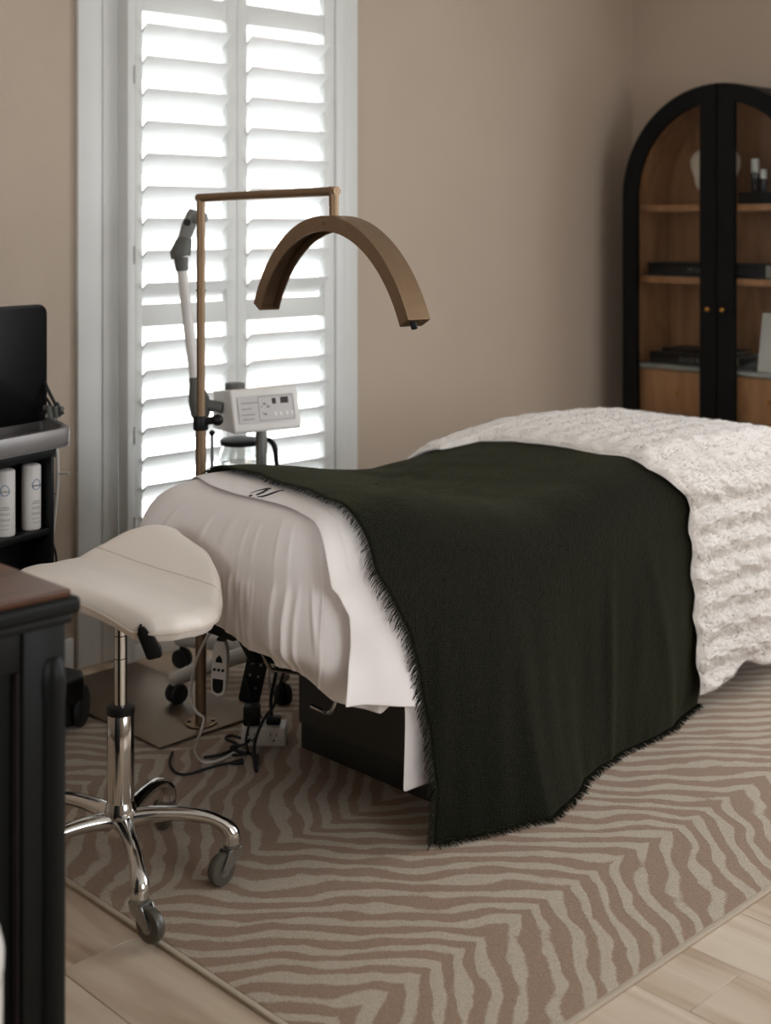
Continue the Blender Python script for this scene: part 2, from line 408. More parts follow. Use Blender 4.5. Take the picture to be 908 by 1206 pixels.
structure(b.build('wall_left', 'wall'), 'greige painted wall beyond the dresser, outside the view', 'wall')
b = MB(); b.box(XL-0.18, FWX0, YF-0.18, YF, -0.012, CEIL); b.box(FWX1, XR+0.18, YF-0.18, YF, -0.012, CEIL); b.box(FWX0, FWX1, YF-0.18, YF, -0.012, FWZ0); b.box(FWX0, FWX1, YF-0.18, YF, FWZ1, CEIL)
structure(b.build('wall_front', 'wall'), 'greige painted wall behind the viewpoint', 'wall')
structure(MB().box(XL-0.18, XR+0.18, YF-0.18, YB+0.18, CEIL, CEIL+0.1).build('ceiling', 'ceiling'), 'white painted ceiling', 'ceiling')
def baseboard(name, x0, x1, y0, y1, lab):
    structure(MB().box(x0, x1, y0, y1, 0, 0.105).build(name, 'white_paint', bevel=0.004), lab, 'baseboard')
baseboard('baseboard_back', 3.575, XR, YB-0.014, YB, 'white baseboard along the wall right of the window')
baseboard('baseboard_back_left', XL, 2.31, YB-0.014, YB, 'white baseboard along the wall left of the window')
baseboard('baseboard_right', XR-0.014, XR, YF, YB-0.015, 'white baseboard along the right wall')

# window with casing, frame and two louvred shutter panels
win = thing('window_1', 'tall white window filled by two louvred plantation shutter panels', 'window', (2.97, YB, 0), 0, None, 'structure')
b = MB()
CF = 3.813
for x0, x1, xs0, xs1 in ((2.322, 2.435, 2.40, 2.47), (3.455, 3.57, 3.43, 3.495)):
    b.box(x0, x1, CF, YB, 0, 2.66)
b.box(2.322, 3.57, CF-0.001, YB, 2.56, 2.68)
b.build('casing', 'white_paint', win, bevel=0.004, split=True)
b = MB()
b.box(2.412, 2.472, CF-0.006, CF+0.004, 0, 2.58); b.box(3.448, 3.50, CF-0.006, CF+0.004, 0, 2.58)
b.build('casing_bead', 'white_paint', win, bevel=0.006, split=True)
FY = 3.757
b = MB()
b.box(2.474, 2.502, FY, YB+0.03, 0.0, 2.56); b.box(3.405, 3.45, FY, YB+0.03, 0.0, 2.56); b.box(2.474, 3.45, FY, YB+0.03, 2.50, 2.56)
b.box(2.502, 3.405, FY, YB+0.03, 0.0, 0.05)
b.build('shutter_frame', 'white_paint', win, bevel=0.003, split=True)
b = MB()
for x0, x1, z0, z1 in ((WX0, WX0+0.05, WZ0, WZ1), (WX1-0.05, WX1, WZ0, WZ1), (WX0, WX1, WZ0, WZ0+0.05), (WX0, WX1, WZ1-0.05, WZ1)):
    b.box(x0, x1, YB+0.09, YB+0.13, z0, z1)
b.build('sash', 'white_paint', win, bevel=0.003, split=True)
MB().box(WX0+0.045, WX1-0.045, YB+0.106, YB+0.112, WZ0+0.045, WZ1-0.045).build('pane', 'glass', win)
SY0, SY1 = 3.765, 3.797
TH = math.radians(38)
lz = [2.326, 2.4345] + [2.089 - 0.1084*k for k in range(9)] + [1.027 - 0.0958*k for k in range(10)]
lv = MB(); prof = []
for k in range(14):
    a = 2*PI*k/14; u, w = 0.0575*math.cos(a), 0.0056*math.sin(a)
    prof.append((u*math.cos(TH) + w*math.sin(TH), -u*math.sin(TH) + w*math.cos(TH)))     # outer edge low, inner edge high
n = len(prof)
lv.add([(0, p, q) for p, q in prof] + [(1, p, q) for p, q in prof], [(i, (i+1)%n, n+(i+1)%n, n+i) for i in range(n)] + [tuple(range(n-1,-1,-1)), tuple(range(n, 2*n))])
lmesh = None
for xa, xb, xl0, xl1 in ((2.503, 2.9365, 2.538, 2.891), (2.9375, 3.404, 2.982, 3.352)):
    pan = bpy.data.objects.new('shutter_panel', None); COL.objects.link(pan); pan.parent = win; pan.empty_display_size = 0.1
    for x0, x1 in ((xa, xl0), (xl1, xb)): MB().box(x0, x1, SY0, SY1, 0.052, 2.498).build('stile', 'white_paint', pan, bevel=0.0025)
    for z0, z1 in ((0.052, 0.10), (1.108, 1.182), (2.168, 2.24), (2.475, 2.498)): MB().box(xl0+.0002, xl1-.0002, SY0+.001, SY1, z0, z1).build('rail', 'white_paint', pan, bevel=0.0025)
    for z in lz:
        if lmesh is None:
            o = lv.build('louver', 'louver', pan, world=False); lmesh = o.data
        else:
            o = bpy.data.objects.new('louver', lmesh); COL.objects.link(o); o.parent = pan
        o.location = Vector((xl0+0.001, 3.781, z)) - Vector(win.location); o.scale = (xl1-xl0-0.002, 1, 1)
    for z in (0.45, 0.75, 1.35, 1.95):
        if xa < 2.6: MB().tube([(2.5025, FY-0.003, z-0.03), (2.5025, FY-0.003, z+0.03)], 0.004, 8).build('hinge', 'white_paint', pan)

# outside: paving and a pale house across the yard
structure(MB().box(-4, 16, YB+0.25, 20, -0.2, -0.14).build('ground_outside', 'ext_ground'), 'pale paving outside the window', 'ground')
bld = thing('neighbouring_house', 'pale house with blush pillars seen through the shutters', 'house', (8, 9.5, -0.14))
MB().box(5.0, 13.0, 9.5, 12, -0.14, 3.6).build('wall', 'ext_wall', bld)
for px in (7.62, 8.9):
    MB().box(px, px+0.22, 9.3, 9.5, -0.14, 3.2).build('pillar', 'ext_col', bld)
MB().box(4.8, 13.2, 9.2, 12.2, 3.6, 3.75).build('roof', 'ext_wall', bld)

# ------------------------------------------------------------------ rug
RX0, RX1, RY0, RY1 = 1.545, 4.75, 1.49, 3.47
rug = MB().box(RX0+0.012, RX1-0.012, RY0+0.012, RY1-0.012, 0.0, 0.010).build('rug', 'rug', bevel=0.004)
finish(rug, 'rug', 'brown and beige zebra herringbone rug under the treatment bed', 'rug')
b = MB()
for x0, x1, y0, y1 in ((RX0, RX0+0.014, RY0, RY1), (RX1-0.014, RX1, RY0, RY1), (RX0, RX1, RY0, RY0+0.014), (RX0, RX1, RY1-0.014, RY1)):
    b.box(x0, x1, y0, y1, 0.0, 0.0085)
b.build('binding', 'rug_bind', rug, bevel=0.003, split=True, label='pale bound edge')
RZ = 0.010

# ------------------------------------------------------------------ treatment bed
bed = thing('treatment_bed', 'charcoal pedestal treatment bed under white sheet and blankets', 'bed', (3.0, 2.55, RZ))
MB().box(2.392, 3.84, 2.30, 2.80, RZ+0.068, 0.50).build('pedestal', 'bed_vinyl', bed, bevel=0.012, seg=3)
MB().box(2.40, 3.83, 2.305, 2.795, RZ, RZ+0.072).build('kickboard', 'kick', bed, bevel=0.006)
MB().box(2.03, 3.86, 2.235, 2.865, 0.53, 0.575).build('bed_frame', 'black_plastic', bed, bevel=0.01)
b = MB(); b.prism([(2.06,2.26),(3.86,2.24),(3.86,2.86),(2.06,2.84),(1.99,2.70),(1.99,2.40)], 0.577, 0.64)
b.build('mattress', 'mattress', bed, bevel=0.025, seg=3)
b = MB(); b.box(2.03, 2.39, 2.62, 2.74, 0.42, 0.53); b.box(2.02, 2.10, 2.52, 2.80, 0.45, 0.53); b.tube([(2.05,2.66,0.5),(2.16,2.70,0.34),(2.39,2.72,0.28)], 0.02, 10)
b.build('headrest_mechanism', 'black_plastic', bed, bevel=0.006)
b = MB(); b.tube([(2.12,2.70,0.44),(2.2,2.68,0.30),(2.30,2.66,0.27)], 0.006, 8); b.tube([(2.08,2.60,0.5),(2.11,2.60,0.44)], 0.012, 10)
b.build('strut', 'chrome', bed, split=True)
b = MB(); b.tube([at(404, 808, 3.34), at(397, 824, 3.34), at(391, 837, 3.34), at(385, 839.5, 3.36), at(367, 832, 3.40)], 0.006, 10, smooth=5)
b.build('release_lever', 'chrome', bed, label='bent chrome lever')

# ------------------------------------------------------------------ bed linen
ZX = [1.88, 1.93, 2.02, 2.12, 2.25, 2.45, 2.60, 2.75, 2.92, 3.10, 3.30, 3.50, 3.75, 3.95]
ZZ = [.745, .765, .785, .792, .785, .748, .722, .714, .722, .748, .772, .775, .765, .750]
_zs = np.linspace(1.8, 4.05, 200); _zv = np.interp(_zs, ZX, ZZ)
_ker = np.exp(-np.linspace(-2, 2, 21)**2); _ker /= _ker.sum()
_zv = np.convolve(np.pad(_zv, 10, 'edge'), _ker, 'valid')
def zt(x): return float(np.interp(x, _zs, _zv))
YC = 2.55
def cross(x, s, half, rz, zadd, hem, ytop=0.0):
    """cross-section point of a cloth over the bed: s signed arc length from the centre line, near side negative"""
    return None
def edge_drop(e, r, rz):     # e distance in from edge
    if e >= r: return 0.0
    return rz*(1-math.sqrt(max(0.0, 1-(1-e/r)**2)))

# fitted sheet -----------------------------------------------------
def sheet_outline(n):
    x0, x1, hw, rc, rf = 1.905, 3.93, 0.365, 0.16, 0.07
    pts = []
    def arc(cx, cy, r, a0, a1, k):
        for i in range(k): a = math.radians(a0+(a1-a0)*i/k); pts.append((cx+r*math.cos(a), cy+r*math.sin(a)))
    def line(p, q, k):
        for i in range(k): t = i/k; pts.append((p[0]+(q[0]-p[0])*t, p[1]+(q[1]-p[1])*t))
    arc(x0+rc, YC-hw+rc, rc, 180, 270, 40)
    line((x0+rc, YC-hw), (x1-rf, YC-hw), 130)
    arc(x1-rf, YC-hw+rf, rf, 270, 360, 14)
    line((x1, YC-hw+rf), (x1, YC+hw-rf), 40)
    arc(x1-rf, YC+hw-rf, rf, 0, 90, 14)
    rb = 0.10
    line((x1-rf, YC+hw), (x0+rb, YC+hw), 130)
    arc(x0+rb, YC+hw-rb, rb, 90, 180, 40)
    line((x0, YC+hw-rb), (x0, YC-hw+rc), 50)
    return pts
def build_sheet():
    ol = []
    base_ = sheet_outline(0)
    for i, p in enumerate(base_):       # denser sampling for the gathers
        q_ = base_[(i+1) % len(base_)]; ol += [p, ((p[0]+q_[0])/2, (p[1]+q_[1])/2)]
    n = len(ol)
    nrm = []
    for i in range(n):
        a, c = ol[i-1], ol[(i+1) % n]; dx, dy = c[0]-a[0], c[1]-a[1]; l = math.hypot(dx, dy); nrm.append((dy/l, -dx/l))
    arcl = [0.0]
    for i in range(1, n): arcl.append(arcl[-1] + math.dist(ol[i], ol[i-1]))
    R_, RZ_ = 0.11, 0.115
    vs = []; fs = []
    tops = [0, .15, .3, .45, .58, .68, .76, .83, .88, .92, .95, .975, .99, 1.0]
    for t in tops:
        for i_, (px, py) in enumerate(ol):
            cx = min(max(px, 1.905+0.37), 3.93-0.37); cy = YC
            d = math.hypot(px-cx, py-cy)
            x, y = cx+(px-cx)*t, cy+(py-cy)*t
            e = d*(1-t)
            z = zt(x) - edge_drop(e, R_, RZ_) + 0.004*nz(x*5, y*5)*(1-t)
            if px < 2.05 and t > 0.8: z += 0.006*sstep(.8, 1, t)*(max(0.0, 1-6*abs(nz(arcl[i_]*15+3, z*1.0, 4.2))) - .3)
            vs.append((x, y, z))
    SK = 16
    for k in range(1, SK+1):
        q = k/SK
        for i, (px, py) in enumerate(ol):
            if px < 1.9051: hx = float(np.interp(py, [2.3, 2.36, 2.46, 2.6, 2.8], [.45, .475, .495, .515, .53]))
            elif py < YC: hx = float(np.interp(px, [1.905, 1.935, 2.0, 2.06, 2.13, 2.22, 2.35, 4], [.45, .425, .38, .355, .328, .36, .40, .40]))
            else: hx = 0.53
            hx += 0.012*nz(arcl[i]*9, 3.3)
            ze = zt(px) - RZ_
            z = ze + (hx-ze)*q
            head = 1.0 if px < 2.12 else 0.25
            amp = 0.015*head*sstep(-0.35, 0.3, q)*(1-0.45*sstep(.75, 1, q))
            ar = arcl[i] + 0.10*(z-0.6)*nz(arcl[i]*4, 8.8)
            rg = lambda t: max(0.0, 1-7.0*abs(t))**1.3
            fold = 0.60*rg(nz(ar*8, z*0.7, 1.7)) + 0.5*rg(nz(ar*15+3, z*1.0, 4.2)) + 0.4*rg(nz(ar*26+9, z*1.6, 2.2)) + 0.30*nz(ar*14, z*1.2) + 0.12*nz(ar*48, z*3.0, 6.0) - 0.2
            near = sstep(2.42, 2.28, py)
            bulge = 0.020*math.sin(PI*min(1, q*1.05))*near*(1 if px < 2.15 else 0.3)
            tuck = -0.045*sstep(0.66, 1.0, q)**1.5*head*near + 0.10*q*sstep(2.62, 2.76, py)*(1-sstep(1.96, 2.1, px))*head
            k_ = 1.0 if py > 2.3 else 1-0.85*sstep(1.955, 1.99, px)
            o = (amp*fold + bulge)*k_ + tuck
            vs.append((px + nrm[i][0]*o, py + nrm[i][1]*o, z))
    rows = len(tops)+SK
    for r in range(rows-1):
        for i in range(n):
            j = (i+1) % n; fs.append((r*n+i, r*n+j, (r+1)*n+j, (r+1)*n+i))
    m = MB(); m.add(vs, fs)
    o = m.build('fitted_sheet', 'cotton', None, sharp=180)
    md = o.modifiers.new('thick', 'SOLIDIFY'); md.thickness = 0.002; md.offset = -1
    md = o.modifiers.new('sub', 'SUBSURF'); md.levels = 1; md.render_levels = 1
    return finish(o, 'fitted_sheet', 'white cotton fitted sheet with gathered folds over the bed head', 'sheet')
build_sheet()

# generic draped cloth: rows across (s), columns along (x) -----------
def drape(name, m, xs_fn, NX, prof_fn, NS, thick, parent=None, sub=1, uvscale=1.0, top_extra=None, wrinkle=None):
    """xs_fn(u, v) -> x ; prof_fn(x, v) -> (y, z, uv_v) ; v 0 far hem .. 1 near hem"""
    vs = []; uvs = []
    for j in range(NS+1):
        v = j/NS
        for i in range(NX+1):
            u = i/NX
            x = xs_fn(u, v); y, z, a = prof_fn(x, v)
            p = Vector((x, y, z))
            if wrinkle: p = p + wrinkle(u, v, p)
            vs.append(tuple(p)); uvs.append((x*uvscale, a*uvscale))
    fs = [(j*(NX+1)+i, j*(NX+1)+i+1, (j+1)*(NX+1)+i+1, (j+1)*(NX+1)+i) for j in range(NS) for i in range(NX)]
    me = bpy.data.meshes.new(name); me.from_pydata(vs, [], fs); me.materials.append(M[m])
    uvl = me.uv_layers.new(name='UVMap'); li = np.zeros(len(me.loops), np.int32); me.loops.foreach_get('vertex_index', li)
    uvl.data.foreach_set('uv', np.array(uvs, np.float32)[li].ravel())
    me.polygons.foreach_set('use_smooth', [True]*len(fs))
    o = bpy.data.objects.new(name, me); COL.objects.link(o)
    if parent is not None:
        o.parent = parent
    if thick:
        md = o.modifiers.new('thick', 'SOLIDIFY'); md.thickness = thick; md.offset = 0
    if sub:
        md = o.modifiers.new('sub', 'SUBSURF'); md.levels = sub; md.render_levels = sub
    return o, vs
def make_profile(zadd, half, r, rz, far_hem, near_hem_y, near_hem_z, v0=0.12, v1=0.52):
    """far skirt v 0..v0, top v0..v1, near skirt v1..1 (hem may be functions of x)"""
    def f(x, v):
        zT = zt(x) + zadd
        if v < v0:                                   # far side, rising
            q = v/v0; ze = zT - rz
            return YC+half+0.004, far_hem + (ze-far_hem)*q, -((half-r)+r*PI/2+(1-q)*(ze-far_hem))
        A = (half-r) + r*PI/2
        if v <= v1:
            t = (v-v0)/(v1-v0); sa = A*(1-2*t); m_ = abs(sa)            # signed arc, far side positive
            if m_ > half-r: ph = (m_-(half-r))/r; yy = half-r + r*math.sin(ph); dz = rz*(1-math.cos(ph))
            else: yy = m_; dz = 0.0
            return YC+math.copysign(yy, sa), zT-dz, -sa
        q = (v-v1)/(1-v1); ze = zT - rz
        hy = near_hem_y(x) if callable(near_hem_y) else near_hem_y
        hz = near_hem_z(x) if callable(near_hem_z) else near_hem_z
        yT = YC-half
        y = yT + (hy-yT)*(0.35*q + 0.65*q**3)
        return y, ze + (hz-ze)*q, A + q*(ze-hz)
    return f

# flat sheet: white, hangs between the fitted sheet and the throw
fs_prof = make_profile(0.006, 0.376, 0.11, 0.115, 0.35, lambda x: 2.185, lambda x: 0.135 + 0.01*nz(x*8))
def fs_x(u, v):
    l = 2.10 if v < 0.50 else 2.10 + 0.085*sstep(0.52, 0.85, v)
    return l + (3.28-l)*u
def fs_w(u, v, p):
    q = sstep(0.5, 0.8, v)
    return Vector((0, -0.004 - 0.010*q*nz(p.x*14, p.z*2, 4.0), 0))
flat, _ = drape('flat_sheet', 'cotton', fs_x, 50, fs_prof, 60, 0.002, wrinkle=fs_w)
finish(flat, 'flat_sheet', 'white flat sheet turned down below the pillow end, hanging past the olive throw', 'sheet')
td_prof = make_profile(0.0085, 0.3785, 0.113, 0.117, 0.45, lambda x: 2.158, lambda x: float(np.interp(x, [1.98, 2.04, 2.2, 2.3], [.395, .385, .338, .33])))
def td_x(u, v):
    l = float(np.interp(v, [0, .12, .20, .245, .30, .362, .391, .448, .47, .485, .503, .53, .571, .665, .778, .87, 1.0], [2.14, 2.12, 2.07, 2.04, 2.026, 2.022, 2.014, 1.98, 1.962, 1.949, 1.943, 1.950, 1.973, 2.003, 2.001, 1.99, 1.979]))
    return l + (2.42-l)*u
def td_w(u, v, p):
    q = sstep(0.46, 0.62, v)
    edge = 0.005*sstep(0.25, 0.0, u)*q*math.sin(v*21)
    return Vector((0.006*math.sin(v*17)*(1-u), -q*(0.004 + 0.006*nz(p.x*10, p.z*6, 9.0)) - edge, 0.002*nz(p.x*9, p.y*9, 2.0)))
td, td_v = drape('turned_down_band', 'cotton', td_x, 34, td_prof, 80, 0.003, parent=flat, wrinkle=td_w)
# stitched hem line + monogram
b = MB(); b.tube([(td_x(0.12, v), td_prof(td_x(0.12, v), v)[0]-0.0055, td_prof(td_x(0.12, v), v)[1]+0.0015) for v in np.linspace(0.22, 0.515, 40)], 0.0007, 4)
# (hem stitching is the same white thread)
b.build('hem_stitch', 'cotton', flat)
def top_pt(x, y, up=0.002):
    e = 0.3785-abs(y-YC); return (x, y, zt(x)+0.0085-edge_drop(e, .113, .117)+up)
b = MB()
def stroke(pts, r): b.tube([top_pt(px, py, 0.003) for px, py in pts], r, 6, smooth=5)
mx_, my_ = 2.078, 2.545
RTx, FWx = (RT.x, RT.y), (FW.x, FW.y)
def mono(pts, r):        # u along the viewer's right, w away from the viewer, in metres
    stroke([(mx_ + .85*u*RTx[0] + (.85*w-.012)*FWx[0], my_ + .85*u*RTx[1] + (.85*w-.012)*FWx[1]) for u, w in pts], r)
mono([(-.046, -.006), (-.028, .014), (-.004, .032), (.010, .034)], [.0006, .001, .0018, .0016])
mono([(.004, .034), (-.002, .014), (-.012, -.012), (-.026, -.032)], [.0014, .0030, .0030, .0022])
mono([(-.022, -.050), (-.004, -.052), (.016, -.030), (.034, -.004), (.050, .006)], [.0012, .0026, .0028, .0018, .0008])
mono([(-.046, -.036), (-.040, -.030)], .0024)
b.build('monogram', 'thread', flat, label='black embroidered monogram')

# olive throw ------------------------------------------------------
HEMX = [2.24, 2.36, 2.54, 2.70, 2.85, 2.97, 3.10, 3.30, 3.47]
HEMY = [2.132, 2.105, 2.050, 2.075, 2.12, 2.150, 2.165, 2.185, 2.20]
thr_prof = make_profile(0.024, 0.398, 0.13, 0.128, 0.42, lambda x: float(np.interp(x, HEMX, HEMY)), lambda x: 0.018)
def thr_x(u, v):
    l = float(np.interp(v, [0, .12, .18, .241, .274, .333, .386, .416, .452, .478, .503, .524, .563, .601, .643, .724, .827, .913, 1.0], [2.19, 2.175, 2.16, 2.148, 2.148, 2.118, 2.096, 2.078, 2.062, 2.058, 2.060, 2.071, 2.107, 2.142, 2.178, 2.214, 2.241, 2.250, 2.238]))
    l += 0.006*nz(v*18, 1.0)
    r = float(np.interp(v, [0, .16, .34, .52, .8, 1.0], [3.46, 3.44, 3.46, 3.47, 3.465, 3.455]))
    return l + (r-l)*u
def thr_w(u, v, p):
    top = sstep(0.14, 0.2, v)*(1-sstep(0.46, 0.54, v)); q = sstep(0.5, 0.8, v)
    dz = top*(0.010*nz(p.x*3.1, p.y*5, 3.0) + 0.004*nz(p.x*9 + p.y*6, p.y*3, 7.0) - 0.012*math.exp(-((p.x-2.62)/.22)**2)*(0.5+0.5*math.cos((p.y-2.42)*6)))
    # soft diagonal creases on the top
    for cx, cy, sl, am in ((2.60, 2.40, 0.35, .013), (2.52, 2.55, 0.6, .011), (2.72, 2.66, 0.25, .010), (2.45, 2.36, 0.5, .010)):
        dd = (p.y-cy) - sl*(p.x-cx); dz += top*am*math.exp(-(dd/.018)**2)*math.exp(-((p.x-cx)/.22)**2)
    fold = 0.014*math.sin(p.x*9.0+1.3) + 0.010*nz(p.x*5.5, p.z*1.0, 11.0) + 0.006*nz(p.x*16, p.z*2.5, 5.0)
    crease = -0.008*math.exp(-((p.x-2.93-0.03*(p.z))/.02)**2) - 0.007*math.exp(-((p.x-3.18+0.25*(p.z-.3))/.03)**2)
    dy = q*(fold*(0.35+0.65*v) + crease) - 0.004*q
    return Vector((0, dy, dz))
throw, thr_v = drape('throw_blanket', 'throw', thr_x, 130, thr_prof, 150, 0.004, wrinkle=thr_w, sub=0)
finish(throw, 'throw_blanket', 'dark olive crinkled gauze throw with fringed edges draped to the rug', 'blanket')
# fringe: left edge and near hem
def thr_at(u, v):
    x = thr_x(u, v); y, z, a = thr_prof(x, v); p = Vector((x, y, z)); return p + thr_w(u, v, p)
b = MB()
for k in range(430):
    v = 0.03 + 0.965*k/430
    p = thr_at(0, v); tang = (thr_at(0, min(1, v+.004)) - thr_at(0, max(0, v-.004))).normalized()
    clump = math.floor(k/4); ln = 0.024 + 0.010*random.random() + 0.010*nz(clump*3.1)
    lean = 0.35*nz(clump*1.7, 2.0) + random.uniform(-.25, .25)
    d = (Vector((-1, 0, 0)) + tang*(0.45+lean)).normalized()
    nrm_ = Vector((0, 0, 1)) if v < 0.46 else Vector((0, -1, 0.1))
    g = Vector((0, 0, -0.008)) if v > 0.5 else Vector((0, 0, -0.003))
    b.tube([p + nrm_*0.001, p + d*ln*0.5 + nrm_*0.004*random.random(), p + d*ln + g + nrm_*random.uniform(.0, .004)], [.0015, .0012, .0006], 4, cap=False)
for k in range(520):
    u = k/520
    p = thr_at(u, 1.0); ln = 0.018 + 0.012*random.random()
    d = Vector((random.uniform(-.5, .5), -0.9, random.uniform(-.35, .1))).normalized()
    q1 = p + d*ln; q1.z = max(q1.z, RZ+0.002)
    b.tube([p, (p+q1)/2 + Vector((0, -.002, .002)), q1], [.0016, .0013, .0006], 4, cap=False)
b.build('fringe', 'fringe', throw, kind='stuff', label='short knotted fringe')

# white fleece -----------------------------------------------------
XF = 3.985
fl_half = 0.415
def zt2(x): return zt(min(x, 3.93))
def fleece_point(u, v):
    # u along the length then down over the foot end; v across
    e_left = float(np.interp(v, [0, .12, .18, .215, .235, .275, .338, .409, .478, .506, .529, .56, .64, .735, .868, 1.0], [2.93, 2.94, 2.955, 2.985, 3.105, 3.148, 3.167, 3.150, 3.173, 3.236, 3.288, 3.302, 3.316, 3.329, 3.351, 3.378]))
    e_left += 0.007*math.sin(v*60)*sstep(.45, .56, v) + 0.004*nz(v*40, 2.2)
    Ltot = (XF - e_left) + 0.66
    s = u*Ltot
    foot_r = 0.10
    x = e_left + s; down = 0.0
    if x > XF - foot_r:
        a = (x-(XF-foot_r))/foot_r
        if a < PI/2: down = foot_r*(1-math.cos(a)); x = XF-foot_r + foot_r*math.sin(a)
        else: down = foot_r + (a-PI/2)*foot_r; x = XF
    zT = zt2(x) + 0.032
    half, r, rz = fl_half, 0.14, 0.135
    v0, v1 = 0.12, 0.53
    hem = 0.088 + 0.03*nz(s*6, 1.3) + 0.05*math.exp(-((s-0.24)/.07)**2) - 0.034*math.exp(-((s-0.06)/.11)**2)
    if v < v0:
        q = v/v0; ze = zT-rz; y, z = YC+half, 0.45+(ze-0.45)*q; nrm_ = Vector((0, 1, 0)); arc = half+(1-q)*.2
    elif v <= v1:
        A = (half-r)+r*PI/2; sa = A*(1-2*(v-v0)/(v1-v0)); m_ = abs(sa); ph = max(0.0, (m_-(half-r))/r)
        yy = math.copysign(half-r+r*math.sin(ph) if ph > 0 else m_, sa); y = YC+yy; z = zT-rz*(1-math.cos(ph))
        nrm_ = Vector((0, math.copysign(math.sin(ph), sa), math.cos(ph))); arc = -sa
    else:
        q = (v-v1)/(1-v1); ze = zT-rz; z = ze+(hem-ze)*q; y = YC-half + 0.012*q + 0.010*math.sin(s*14)*q; nrm_ = Vector((0, -1, 0)); arc = (half-r)+r*PI/2+q*(ze-hem)
    p = Vector((x, y, z-down*(1 if v > v0 and v <= v1 else 0.0)))
    if down > 0 and v > v1: p.z = max(hem, p.z - 0.0)
    if down > 0: nrm_ = (nrm_*(1-min(1, down/foot_r)) + Vector((1, 0, 0))*min(1, down/foot_r)).normalized()
    # ruched ribs across the drop, broken along the length
    rib = 0.5+0.5*math.cos(2*PI*(arc + 0.012*nz(s*4, arc*3))/0.082)
    puff = 0.5+0.5*math.cos(2*PI*(s + 0.03*nz(arc*7, s*2, 3))/0.13 + PI*math.floor(arc/0.082))
    side = 0.28 + 0.72*sstep(0.40, 0.53, v)
    h = side*0.017*(0.5+0.5*puff)*rib**0.7 + (0.003+0.004*side)*nz(s*20, arc*20, 1.0) + 0.0034*nz(s*55, arc*55, 4.0) + 0.0022*nz(s*120, arc*120, 5.0)
    edge = min(s, (1-v)*1.9, 0.06)/0.06
    ed = math.sqrt(max(0.0, 1-(1-edge)**2))
    return p + nrm_*((0.012 + h)*ed), nrm_, p - nrm_*0.012*ed
NX, NS = 220, 350
gv = []; gn = []; lowv = []
for j in range(NS+1):
    for i in range(NX+1):
        p, n_, lo = fleece_point(i/NX, j/NS); gv.append(tuple(p)); gn.append(tuple(n_)); lowv.append(tuple(lo))
NG = len(gv)
fsq = [(j*(NX+1)+i, j*(NX+1)+i+1, (j+1)*(NX+1)+i+1, (j+1)*(NX+1)+i) for j in range(NS) for i in range(NX)]
fsl = [tuple(NG+k for k in reversed(f)) for f in fsq]
rim = [j*(NX+1) for j in range(NS+1)] + [NS*(NX+1)+i for i in range(1, NX+1)] + [j*(NX+1)+NX for j in range(NS-1, -1, -1)] + [i for i in range(NX-1, 0, -1)]
rimf = [(rim[k], rim[(k+1) % len(rim)], NG+rim[(k+1) % len(rim)], NG+rim[k]) for k in range(len(rim))]
me = bpy.data.meshes.new('fleece_blanket'); me.from_pydata(gv+lowv, [], fsq+fsl+rimf); me.materials.append(M['fleece'])
me.polygons.foreach_set('use_smooth', [True]*len(me.polygons))
bm = bmesh.new(); bm.from_mesh(me); bmesh.ops.recalc_face_normals(bm, faces=bm.faces); bm.to_mesh(me); bm.free()
fleece = bpy.data.objects.new('fleece_blanket', me); COL.objects.link(fleece)
finish(fleece, 'fleece_blanket', 'thick fluffy white ruched fleece blanket over the foot of the bed', 'blanket')
